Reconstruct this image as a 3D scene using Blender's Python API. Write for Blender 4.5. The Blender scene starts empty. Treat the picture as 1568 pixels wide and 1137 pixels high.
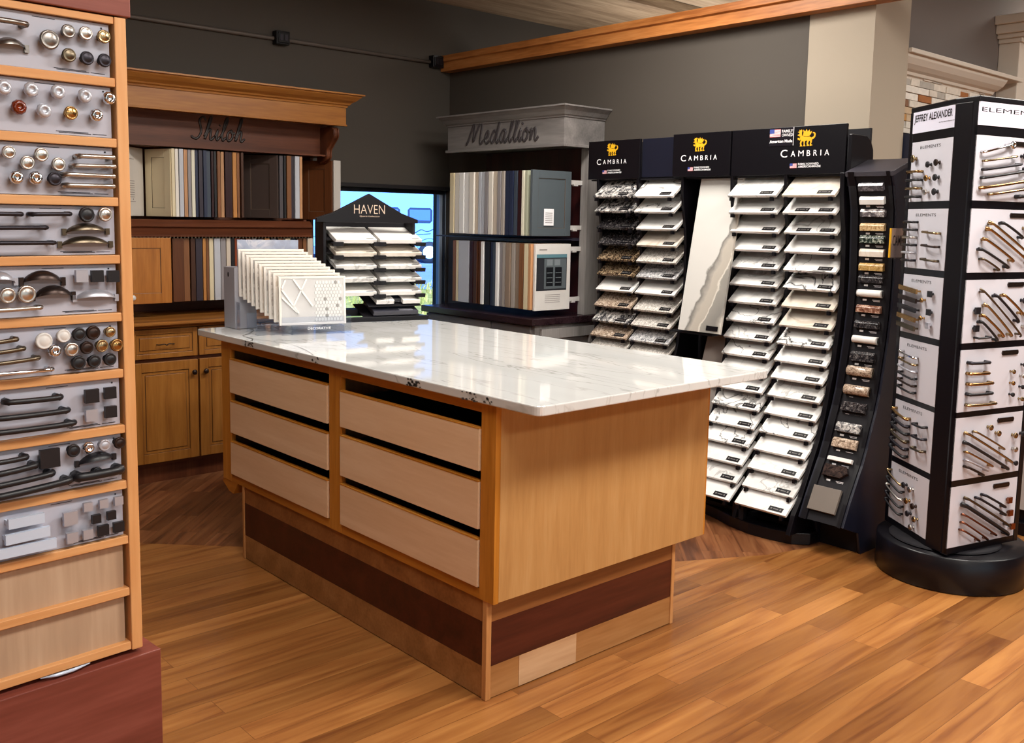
import bpy, bmesh, math, random
from mathutils import Vector, Matrix
random.seed(7)
SC = bpy.context.scene
COL = SC.collection
# ------------------------------------------------------------------ camera
FW = Vector((0.66413, 0.73848, -0.11580)).normalized()
YAW, PITCH, ROLL = math.radians(48.03), math.radians(6.65), math.radians(-1.06)
FW = Vector((math.cos(YAW)*math.cos(PITCH), math.sin(YAW)*math.cos(PITCH), -math.sin(PITCH)))
RT = Vector((math.sin(YAW), -math.cos(YAW), 0)); DN = FW.cross(RT)
R2 = math.cos(ROLL)*RT + math.sin(ROLL)*DN
D2 = -math.sin(ROLL)*RT + math.cos(ROLL)*DN
cam = bpy.data.cameras.new('camera'); camo = bpy.data.objects.new('camera', cam); COL.objects.link(camo)
M = Matrix.Identity(4)
for i in range(3):
    M[i][0] = R2[i]; M[i][1] = -D2[i]; M[i][2] = -FW[i]
M[2][3] = 1.43
camo.matrix_world = M
cam.sensor_width = 36; cam.sensor_fit = 'HORIZONTAL'; cam.lens = 36*1468.2/1568
cam.shift_y = -62.5/1568; cam.clip_start = .05; cam.clip_end = 300
SC.camera = camo
# ------------------------------------------------------------------ world, sun, lamps, exposure
W = bpy.data.worlds.new('sky'); SC.world = W; W.use_nodes = True
wn = W.node_tree; wn.nodes.clear()
wo = wn.nodes.new('ShaderNodeOutputWorld'); bg = wn.nodes.new('ShaderNodeBackground')
sk = wn.nodes.new('ShaderNodeTexSky'); sk.sky_type = 'HOSEK_WILKIE'; sk.turbidity = 3.2; sk.ground_albedo = .3
sk.sun_direction = Vector((-.55, -.6, .58)).normalized()
wn.links.new(sk.outputs[0], bg.inputs[0]); wn.links.new(bg.outputs[0], wo.inputs[0]); bg.inputs[1].default_value = 3.2
def lamp_area(name, loc, size, power, color, rot=(0, 0, 0)):
    l = bpy.data.lights.new(name, 'AREA'); l.shape = 'RECTANGLE'; l.size, l.size_y = size; l.energy = power; l.color = color
    o = bpy.data.objects.new(name, l); o.location = loc; o.rotation_euler = rot; COL.objects.link(o); return o
sun = bpy.data.lights.new('sun', 'SUN'); sun.energy = 15; sun.angle = .01; sun.color = (1, .95, .88)
suno = bpy.data.objects.new('sun', sun); COL.objects.link(suno)
suno.rotation_euler = Vector((-.55, -.6, .58)).to_track_quat('Z', 'Y').to_euler()
WARM = (1, .955, .885)
LAMPS = [(.9, .3, 34), (2.9, .5, 60), (1.2, 3.0, 20), (3.1, 3.0, 44), (.3, -2.2, 30), (2.6, -2.2, 36), (5.4, .4, 46), (5.6, 3.4, 24)]
for lx, ly, lp in LAMPS:
    lamp_area('ceiling_lamp', (lx, ly, 2.84), (1.15, .55), lp, WARM)
lamp_area('joist_fill_light', (5.6, 4.2, 2.2), (1.2, 1.2), 11, WARM, (math.pi, 0, 0))  # added fill without a fixture, brightens the ceiling joists from below
SC.view_settings.view_transform = 'Standard'; SC.view_settings.look = 'None'
SC.view_settings.gamma = 1; SC.view_settings.use_curve_mapping = False
SC.view_settings.exposure = 0.5
SC.cycles.max_bounces = 8; SC.cycles.diffuse_bounces = 4; SC.cycles.glossy_bounces = 4
SC.cycles.transmission_bounces = 6; SC.cycles.transparent_max_bounces = 12
SC.cycles.sample_clamp_indirect = 6; SC.cycles.caustics_refractive = False; SC.cycles.caustics_reflective = False

# ------------------------------------------------------------------ materials
def srgb(h):
    h = h.lstrip('#'); c = [int(h[i:i+2], 16)/255 for i in (0, 2, 4)]
    return tuple([(x/12.92 if x <= .04045 else ((x+.055)/1.055)**2.4) for x in c]) + (1,)
MATS = {}
def base(name, rough=.5, metal=0, spec=.5):
    m = bpy.data.materials.new(name); m.use_nodes = True
    n = m.node_tree; b = n.nodes['Principled BSDF']
    b.inputs['Roughness'].default_value = rough; b.inputs['Metallic'].default_value = metal
    b.inputs['Specular IOR Level'].default_value = spec
    MATS[name] = m; return m, n, b
def plain(name, hexc, rough=.5, metal=0, noise=.06, scale=14, spec=.5, coat=0):
    if name in MATS: return MATS[name]
    m, n, b = base(name, rough, metal, spec)
    c = srgb(hexc)
    tc = n.nodes.new('ShaderNodeTexCoord'); nz = n.nodes.new('ShaderNodeTexNoise'); nz.inputs['Scale'].default_value = scale; nz.inputs['Detail'].default_value = 3
    mx = n.nodes.new('ShaderNodeMix'); mx.data_type = 'RGBA'
    mx.inputs['A'].default_value = tuple(v*(1-noise) for v in c[:3])+(1,); mx.inputs['B'].default_value = tuple(min(1, v*(1+noise)) for v in c[:3])+(1,)
    n.links.new(tc.outputs['Object'], nz.inputs['Vector']); n.links.new(nz.outputs['Fac'], mx.inputs['Factor'])
    n.links.new(mx.outputs['Result'], b.inputs['Base Color'])
    if coat: b.inputs['Coat Weight'].default_value = coat
    return m
def ramp(n, stops):
    r = n.nodes.new('ShaderNodeValToRGB'); e = r.color_ramp.elements
    while len(e) < len(stops): e.new(.5)
    for i, (p, c) in enumerate(stops):
        e[i].position = p; e[i].color = srgb(c) if isinstance(c, str) else c
    return r
def wood(name, dark, mid, light, axis='z', rough=.4, scale=1.0, coat=.0, spec=.4, contrast=1.0):
    if name in MATS: return MATS[name]
    m, n, b = base(name, rough, 0, spec)
    tc = n.nodes.new('ShaderNodeTexCoord'); mp = n.nodes.new('ShaderNodeMapping')
    s = {'x': (1.1, 14, 14), 'y': (14, 1.1, 14), 'z': (14, 14, 1.1)}[axis]
    mp.inputs['Scale'].default_value = tuple(v*scale for v in s)
    oi = n.nodes.new('ShaderNodeObjectInfo'); vm = n.nodes.new('ShaderNodeVectorMath'); vm.operation = 'ADD'
    mlt = n.nodes.new('ShaderNodeMath'); mlt.operation = 'MULTIPLY'; mlt.inputs[1].default_value = 37.0
    n.links.new(oi.outputs['Random'], mlt.inputs[0]); n.links.new(tc.outputs['Object'], mp.inputs['Vector'])
    n.links.new(mp.outputs[0], vm.inputs[0]); n.links.new(mlt.outputs[0], vm.inputs[1])
    a = n.nodes.new('ShaderNodeTexNoise'); a.inputs['Scale'].default_value = .8; a.inputs['Detail'].default_value = 4; a.inputs['Distortion'].default_value = .6
    f = n.nodes.new('ShaderNodeTexNoise'); f.inputs['Scale'].default_value = 7; f.inputs['Detail'].default_value = 2
    n.links.new(vm.outputs[0], a.inputs['Vector']); n.links.new(vm.outputs[0], f.inputs['Vector'])
    mixf = n.nodes.new('ShaderNodeMix'); mixf.data_type = 'FLOAT'; mixf.inputs['Factor'].default_value = .3
    n.links.new(a.outputs['Fac'], mixf.inputs['A']); n.links.new(f.outputs['Fac'], mixf.inputs['B'])
    d = .16/contrast
    r = ramp(n, [(.5-d, dark), (.5, mid), (.5+d, light)])
    n.links.new(mixf.outputs['Result'], r.inputs['Fac']); n.links.new(r.outputs['Color'], b.inputs['Base Color'])
    if coat: b.inputs['Coat Weight'].default_value = coat; b.inputs['Coat Roughness'].default_value = .15
    return m
def stone(name, bg_c, vein_c, vein2=None, scale=3.0, width=.02, rough=.12, amount=.5):
    """white quartz with thin wandering veins"""
    if name in MATS: return MATS[name]
    m, n, b = base(name, rough, 0, .5)
    tc = n.nodes.new('ShaderNodeTexCoord'); oi = n.nodes.new('ShaderNodeObjectInfo')
    mul = n.nodes.new('ShaderNodeMath'); mul.operation = 'MULTIPLY'; mul.inputs[1].default_value = 53.0
    ad = n.nodes.new('ShaderNodeVectorMath'); ad.operation = 'ADD'
    n.links.new(oi.outputs['Random'], mul.inputs[0]); n.links.new(tc.outputs['Object'], ad.inputs[0]); n.links.new(mul.outputs[0], ad.inputs[1])
    nz = n.nodes.new('ShaderNodeTexNoise'); nz.inputs['Scale'].default_value = scale; nz.inputs['Detail'].default_value = 5; nz.inputs['Distortion'].default_value = 1.2
    n.links.new(ad.outputs[0], nz.inputs['Vector'])
    r = ramp(n, [(.5-width, bg_c), (.5, vein_c), (.5+width, bg_c)])
    n.links.new(nz.outputs['Fac'], r.inputs['Fac'])
    n2 = n.nodes.new('ShaderNodeTexNoise'); n2.inputs['Scale'].default_value = scale*.8; n2.inputs['Detail'].default_value = 2
    n.links.new(ad.outputs[0], n2.inputs['Vector'])
    r2 = ramp(n, [(.40, (0, 0, 0, 1)), (.52, (1, 1, 1, 1))] if amount < .9 else [(.28, (0, 0, 0, 1)), (.42, (1, 1, 1, 1))]); n.links.new(n2.outputs['Fac'], r2.inputs['Fac'])
    mm = n.nodes.new('ShaderNodeMath'); mm.operation = 'MULTIPLY'; mm.inputs[1].default_value = amount
    n.links.new(r2.outputs['Color'], mm.inputs[0])
    n3 = n.nodes.new('ShaderNodeTexNoise'); n3.inputs['Scale'].default_value = scale*4; n3.inputs['Detail'].default_value = 3
    n.links.new(ad.outputs[0], n3.inputs['Vector'])
    r3 = ramp(n, [(.35, vein2 or bg_c), (.6, bg_c)]); n.links.new(n3.outputs['Fac'], r3.inputs['Fac'])
    mx = n.nodes.new('ShaderNodeMix'); mx.data_type = 'RGBA'
    n.links.new(mm.outputs[0], mx.inputs['Factor']); n.links.new(r3.outputs['Color'], mx.inputs['A']); n.links.new(r.outputs['Color'], mx.inputs['B'])
    n.links.new(mx.outputs['Result'], b.inputs['Base Color'])
    return m
def speckle(name, cols, scale=60, rough=.15):
    if name in MATS: return MATS[name]
    m, n, b = base(name, rough, 0, .5)
    tc = n.nodes.new('ShaderNodeTexCoord'); oi = n.nodes.new('ShaderNodeObjectInfo')
    mul = n.nodes.new('ShaderNodeMath'); mul.operation = 'MULTIPLY'; mul.inputs[1].default_value = 31.0
    ad = n.nodes.new('ShaderNodeVectorMath'); ad.operation = 'ADD'
    n.links.new(oi.outputs['Random'], mul.inputs[0]); n.links.new(tc.outputs['Object'], ad.inputs[0]); n.links.new(mul.outputs[0], ad.inputs[1])
    nz = n.nodes.new('ShaderNodeTexNoise'); nz.inputs['Scale'].default_value = scale; nz.inputs['Detail'].default_value = 6; nz.inputs['Roughness'].default_value = .7; nz.inputs['Distortion'].default_value = .8
    n.links.new(ad.outputs[0], nz.inputs['Vector'])
    k = len(cols); r = ramp(n, [(.36+.28*i/(k-1), c) for i, c in enumerate(cols)]); r.color_ramp.interpolation = 'LINEAR'
    n.links.new(nz.outputs['Fac'], r.inputs['Fac']); n.links.new(r.outputs['Color'], b.inputs['Base Color'])
    return m
def glassy(name, hexc, rough=.02, ior=1.45, mixt=.0):
    if name in MATS: return MATS[name]
    m, n, b = base(name, rough); b.inputs['Base Color'].default_value = srgb(hexc)
    b.inputs['Transmission Weight'].default_value = 1; b.inputs['IOR'].default_value = ior
    return m
def clear_sheet(name, hexc, strength=.12):
    """thin clear sheet: mostly see-through with a sharp reflection"""
    if name in MATS: return MATS[name]
    m = bpy.data.materials.new(name); m.use_nodes = True; n = m.node_tree; n.nodes.clear()
    o = n.nodes.new('ShaderNodeOutputMaterial'); t = n.nodes.new('ShaderNodeBsdfTransparent'); t.inputs[0].default_value = srgb(hexc)
    g = n.nodes.new('ShaderNodeBsdfGlossy'); g.inputs['Roughness'].default_value = .03
    lw = n.nodes.new('ShaderNodeLayerWeight'); lw.inputs[0].default_value = .5; fr = n.nodes.new('ShaderNodeMath'); fr.operation = 'POWER'; fr.inputs[1].default_value = 5; n.links.new(lw.outputs['Facing'], fr.inputs[0])
    ad = n.nodes.new('ShaderNodeMath'); ad.operation = 'ADD'; ad.inputs[1].default_value = strength; ad.use_clamp = True
    mx = n.nodes.new('ShaderNodeMixShader'); n.links.new(fr.outputs[0], ad.inputs[0]); n.links.new(ad.outputs[0], mx.inputs[0])
    n.links.new(t.outputs[0], mx.inputs[1]); n.links.new(g.outputs[0], mx.inputs[2]); n.links.new(mx.outputs[0], o.inputs[0])
    MATS[name] = m; return m
def glow(name, hexc, strength):
    if name in MATS: return MATS[name]
    m, n, b = base(name, .5); b.inputs['Base Color'].default_value = srgb(hexc)
    b.inputs['Emission Color'].default_value = srgb(hexc); b.inputs['Emission Strength'].default_value = strength
    return m

# ------------------------------------------------------------------ mesh tools
class MB:
    def __init__(s): s.v = []; s.f = []; s.mi = []; s.m = 0; s.smooth = []
    def _add(s, vs, fs, sm=False):
        o = len(s.v); s.v += [Vector(v) for v in vs]
        for f in fs: s.f.append([i+o for i in f]); s.mi.append(s.m); s.smooth.append(sm)
        return s
    def box(s, x0, x1, y0, y1, z0, z1):
        if x0 > x1: x0, x1 = x1, x0
        if y0 > y1: y0, y1 = y1, y0
        if z0 > z1: z0, z1 = z1, z0
        vs = [(x, y, z) for x in (x0, x1) for y in (y0, y1) for z in (z0, z1)]
        return s._add(vs, [(0, 1, 3, 2), (4, 6, 7, 5), (0, 4, 5, 1), (2, 3, 7, 6), (0, 2, 6, 4), (1, 5, 7, 3)])
    def prism(s, pts, axis, a0, a1):
        """polygon pts in the two other axes, extruded along axis from a0 to a1 (counter-clockwise order not needed)"""
        def p(u, v, a):
            return {'x': (a, u, v), 'y': (u, a, v), 'z': (u, v, a)}[axis]
        n = len(pts)
        vs = [p(u, v, a0) for u, v in pts] + [p(u, v, a1) for u, v in pts]
        fs = [list(range(n))[::-1], list(range(n, 2*n))] + [(i, (i+1) % n, n+(i+1) % n, n+i) for i in range(n)]
        return s._add(vs, fs)
    def tube(s, pts, r, k=8, closed=False, caps=True):
        pts = [Vector(p) for p in pts]; rs = r if isinstance(r, (list, tuple)) else [r]*len(pts)
        vs = []; fs = []; up = None
        for i, p in enumerate(pts):
            d = (pts[min(i+1, len(pts)-1)] - pts[max(i-1, 0)]).normalized()
            if up is None: up = Vector((0, 0, 1)) if abs(d.z) < .9 else Vector((1, 0, 0))
            a = d.cross(up).normalized(); up2 = a.cross(d).normalized(); up = up2
            for j in range(k):
                t = 2*math.pi*j/k; vs.append(p + (a*math.cos(t)+up2*math.sin(t))*rs[i])
        for i in range(len(pts)-1):
            for j in range(k):
                fs.append((i*k+j, i*k+(j+1) % k, (i+1)*k+(j+1) % k, (i+1)*k+j))
        if caps: fs += [list(range(k))[::-1], list(range((len(pts)-1)*k, len(pts)*k))]
        return s._add(vs, fs, True)
    def lathe(s, prof, c, axis, k=16):
        """prof: (radius, distance along axis) pairs; axis a unit vector from c"""
        ax = Vector(axis).normalized(); up = Vector((0, 0, 1)) if abs(ax.z) < .9 else Vector((1, 0, 0))
        a = ax.cross(up).normalized(); b = a.cross(ax); c = Vector(c); vs = []; fs = []
        for r, h in prof:
            for j in range(k):
                t = 2*math.pi*j/k; vs.append(c + ax*h + (a*math.cos(t)+b*math.sin(t))*r)
        for i in range(len(prof)-1):
            for j in range(k): fs.append((i*k+j, i*k+(j+1) % k, (i+1)*k+(j+1) % k, (i+1)*k+j))
        fs += [list(range(k))[::-1], list(range((len(prof)-1)*k, len(prof)*k))]
        return s._add(vs, fs, True)
    def xf(s, fn):
        s.v = [Vector(fn(v)) for v in s.v]; return s
    def build_each(s, name, mats, parent=None, world=False, bevel=0):
        par = list(range(len(s.v)))
        def find(i):
            while par[i] != i: par[i] = par[par[i]]; i = par[i]
            return i
        for f in s.f:
            for i in f[1:]: par[find(i)] = find(f[0])
        out = {}
        for f, mi, sm in zip(s.f, s.mi, s.smooth): out.setdefault(find(f[0]), []).append((f, mi, sm))
        res = []
        for k, fl in out.items():
            ids = sorted({i for f, _, _ in fl for i in f}); mp = {i: j for j, i in enumerate(ids)}
            m = MB(); m.v = [s.v[i] for i in ids]; m.f = [[mp[i] for i in f] for f, _, _ in fl]; m.mi = [a for _, a, _ in fl]; m.smooth = [a for _, _, a in fl]
            res.append(m.build(name, mats, parent, world, bevel))
        return res
    def build(s, name, mats, parent=None, world=False, bevel=0, seg=2):
        me = bpy.data.meshes.new(name)
        vs = s.v
        if world and parent is not None:
            inv = wmat(parent).inverted(); vs = [inv @ v for v in vs]
        me.from_pydata([tuple(v) for v in vs], [], s.f)
        if not isinstance(mats, (list, tuple)): mats = [mats]
        for m in mats: me.materials.append(m)
        for p, mi, sm in zip(me.polygons, s.mi, s.smooth): p.material_index = mi; p.use_smooth = sm
        bm = bmesh.new(); bm.from_mesh(me); bmesh.ops.recalc_face_normals(bm, faces=bm.faces); bm.to_mesh(me); bm.free()
        o = bpy.data.objects.new(name, me); COL.objects.link(o)
        if parent is not None: o.parent = parent
        if bevel:
            md = o.modifiers.new('bevel', 'BEVEL'); md.width = bevel; md.segments = seg; md.limit_method = 'ANGLE'; md.angle_limit = .7
        return o
def wmat(o):
    m = Matrix.Translation(o.location) @ o.rotation_euler.to_matrix().to_4x4()
    return (wmat(o.parent) @ m) if o.parent else m
def tag(o, label=None, cat=None, group=None, kind=None):
    if label: o['label'] = label
    if cat: o['category'] = cat
    if group: o['group'] = group
    if kind: o['kind'] = kind
    return o
def thing(name, label, cat, loc=(0, 0, 0), rz=0, group=None):
    o = bpy.data.objects.new(name, None); COL.objects.link(o); o.empty_display_size = .05
    o.location = loc; o.rotation_euler = (0, 0, rz); return tag(o, label, cat, group)
def copy_tree(o, parent=None):
    c = o.copy(); COL.objects.link(c)
    if parent is not None: c.parent = parent
    for ch in [x for x in o.children]: copy_tree(ch, c)
    return c
def text_mesh(s, width, height, extrude=.0006, bold=0, spacing=1):
    """MB holding the string in local x (width) and z (height), facing -y, origin at lower left"""
    cu = bpy.data.curves.new('lettering', 'FONT'); cu.body = s; cu.extrude = 0; cu.offset = bold; cu.resolution_u = 3; cu.space_character = spacing
    ob = bpy.data.objects.new('lettering', cu); COL.objects.link(ob)
    dg = bpy.context.evaluated_depsgraph_get(); dg.update()
    me = bpy.data.meshes.new_from_object(ob.evaluated_get(dg))
    mb = MB()
    if len(me.vertices):
        xs = [v.co.x for v in me.vertices]; ys = [v.co.y for v in me.vertices]
        x0, x1, y0, y1 = min(xs), max(xs), min(ys), max(ys); sx = width/(x1-x0); sy = height/(y1-y0)
        mb._add([((v.co.x-x0)*sx, -extrude, (v.co.y-y0)*sy) for v in me.vertices], [list(p.vertices) for p in me.polygons])
    bpy.data.objects.remove(ob); bpy.data.curves.remove(cu); bpy.data.meshes.remove(me)
    return mb
def place(mb, origin, xdir, zdir=(0, 0, 1)):
    """local (x, y, z) -> world with x along xdir, z along zdir, -y pointing out"""
    x = Vector(xdir).normalized(); z = Vector(zdir).normalized(); y = z.cross(x); o = Vector(origin)
    return mb.xf(lambda v: o + x*v.x + y*v.y + z*v.z)
def smooth_path(pts, n=5):
    P = [Vector(p) for p in pts]; out = []
    for i in range(len(P)-1):
        a, b, c, d = P[max(i-1, 0)], P[i], P[i+1], P[min(i+2, len(P)-1)]
        for j in range(n):
            t = j/n; out.append(.5*((2*b)+(c-a)*t+(2*a-5*b+4*c-d)*t*t+(3*b-a-3*c+d)*t**3))
    out.append(P[-1]); return out
SCRIPT = {
 'M': (2.25, [[(0, .0), (.3, .5), (.75, 1.9), (.85, 2.1), (.88, 1.3), (.9, .25), (1.3, 1.2), (1.75, 2.15), (1.82, 1.5), (1.8, .3), (1.95, 0), (2.25, .3)]]),
 'e': (.75, [[(0, .3), (.4, .55), (.52, .85), (.35, 1.0), (.13, .7), (.14, .25), (.38, 0), (.75, .3)]]),
 'd': (1.1, [[(.6, .85), (.33, 1), (.06, .5), (.22, .02), (.5, .3), (.78, 1.2), (.95, 2.1), (.82, 1.1), (.76, .25), (.88, 0), (1.1, .3)]]),
 'a': (.95, [[(.62, .9), (.33, 1), (.06, .5), (.22, .02), (.45, .3), (.66, .98), (.62, .3), (.74, 0), (.95, .3)]]),
 'l': (.55, [[(0, .3), (.3, 1.1), (.5, 1.9), (.38, 2.15), (.22, 1.5), (.17, .4), (.3, 0), (.55, .3)]]),
 'i': (.45, [[(0, .3), (.2, .98), (.14, .3), (.25, 0), (.45, .3)], [(.28, 1.38), (.33, 1.46)]]),
 'o': (.8, [[(.4, 1), (.1, .75), (.08, .25), (.3, 0), (.58, .35), (.52, .85), (.35, 1), (.5, .72), (.8, .8)]]),
 'n': (1.0, [[(0, .6), (.12, .95), (.08, .02), (.3, .75), (.5, .98), (.6, .7), (.6, .2), (.74, 0), (1.0, .3)]]),
 'S': (1.05, [[(1.05, 1.8), (.75, 2.1), (.42, 1.75), (.62, 1.2), (.75, .6), (.45, .05), (.0, .12), (-.1, .3)]]),
 'h': (1.0, [[(0, .3), (.3, 1.2), (.45, 2.05), (.33, 2.1), (.2, 1.2), (.08, .02), (.3, .75), (.5, .98), (.6, .7), (.6, .2), (.74, 0), (1.0, .3)]]),
}
def script_text(s, width, r, depth=.008):
    adv = sum(SCRIPT[c][0]+.08 for c in s); k = width/adv; mb = MB(); x = 0
    for c in s:
        w, strokes = SCRIPT[c]
        for st in strokes:
            pts = [((x+px+.18*pz)*k, 0, pz*k) for px, pz in st]
            mb.tube(smooth_path(pts) if len(pts) > 2 else pts, r, 8)
        x += w+.08
    return mb.xf(lambda v: Vector((v.x, v.y*(depth/r)*.5, v.z)))

# shared looks
ORD = ['first', 'second', 'third', 'fourth', 'fifth', 'sixth', 'seventh', 'eighth', 'ninth', 'tenth', 'eleventh', 'twelfth', 'thirteenth', 'fourteenth', 'fifteenth', 'sixteenth', 'seventeenth', 'eighteenth', 'nineteenth', 'twentieth', 'twenty-first', 'twenty-second', 'twenty-third', 'twenty-fourth', 'twenty-fifth']
PAINT = dict(cream='#d9cba9', offwhite='#e2dcd2', white='#ecebe9', ivory='#dcd8c4', lightgrey='#b9bcc4', grey='#8f8a8c', greige='#a39a92', beige='#cdbfae', tan='#c08f66', taupe='#8d7a69', navy='#232b44', slate='#3b4450', plum='#2f2732', maroon='#2c0f12', black='#121014', brown='#7c5132', oak='#b27a42', umber='#43281a', walnut='#5a3219', charcoal='#4b464a', rust='#8a3e1a', sage='#a9ab95')
WOODY = {'tan', 'brown', 'oak', 'umber', 'walnut', 'rust', 'maroon'}
def darker(h, k):
    h = h.lstrip('#'); return '#'+''.join('%02x' % max(0, min(255, int(int(h[i:i+2], 16)*k))) for i in (0, 2, 4))
def finish(c):
    if c in WOODY: return wood('door_'+c, darker(PAINT[c], .82), PAINT[c], darker(PAINT[c], 1.12), 'z', .4)
    return plain('door_'+c, PAINT[c], .42, noise=.03)
COLNAME = dict(cream='cream', offwhite='off-white', white='white', ivory='ivory', lightgrey='light grey', grey='mid grey', greige='greige', beige='beige', tan='tan wood', taupe='taupe', navy='navy blue', slate='slate grey', plum='dark plum', maroon='dark maroon', black='black', brown='brown wood', oak='orange oak', umber='dark umber', walnut='walnut', charcoal='charcoal', rust='rust red', sage='pale sage')
BLACK = plain('black_metal', '#0c0a0f', .32, noise=.03, spec=.35)
BLACKM = plain('black_matt', '#131116', .6, noise=.03, spec=.3)
NAVYBLK = plain('blue_black_laminate', '#141624', .35, noise=.03)
WHITEP = plain('white_print', '#f2f1f4', .4, noise=.01)
GOLDP = plain('gold_print', '#e0a91e', .4, noise=.02)
METAL = dict(
 pewter=plain('pewter', '#8d8782', .32, 1), nickel=plain('brushed_nickel', '#c6c0b9', .28, 1), chrome=plain('chrome', '#dcdcdf', .08, 1),
 brass=plain('brass', '#ab9470', .25, 1), antique=plain('antique_brass', '#6d6252', .35, 1), iron=plain('dark_iron', '#37343a', .4, .8),
 bronze=plain('oil_bronze', '#3c302c', .35, .8), black=plain('black_finish', '#131217', .4, 0), gold=plain('gold', '#b08a58', .22, 1),
 silver=plain('silver', '#b9b9c2', .42, .6), pearl=plain('pearl', '#d9d6d2', .25, 0), copper=plain('copper', '#96604a', .25, 1),
 mirror=plain('steel_painted_reflection', '#c6d3e6', .15, .1), glass=plain('cut_glass', '#cdd0da', .05, .35), amber=plain('amber_glass', '#6e2408', .06, 0, spec=.9))  # mirror finish: bluish window reflection is painted into its base colour
METAL['blacksq'] = METAL['black']; METAL['silversq'] = METAL['silver']; METAL['coppersq'] = METAL['copper']

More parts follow.
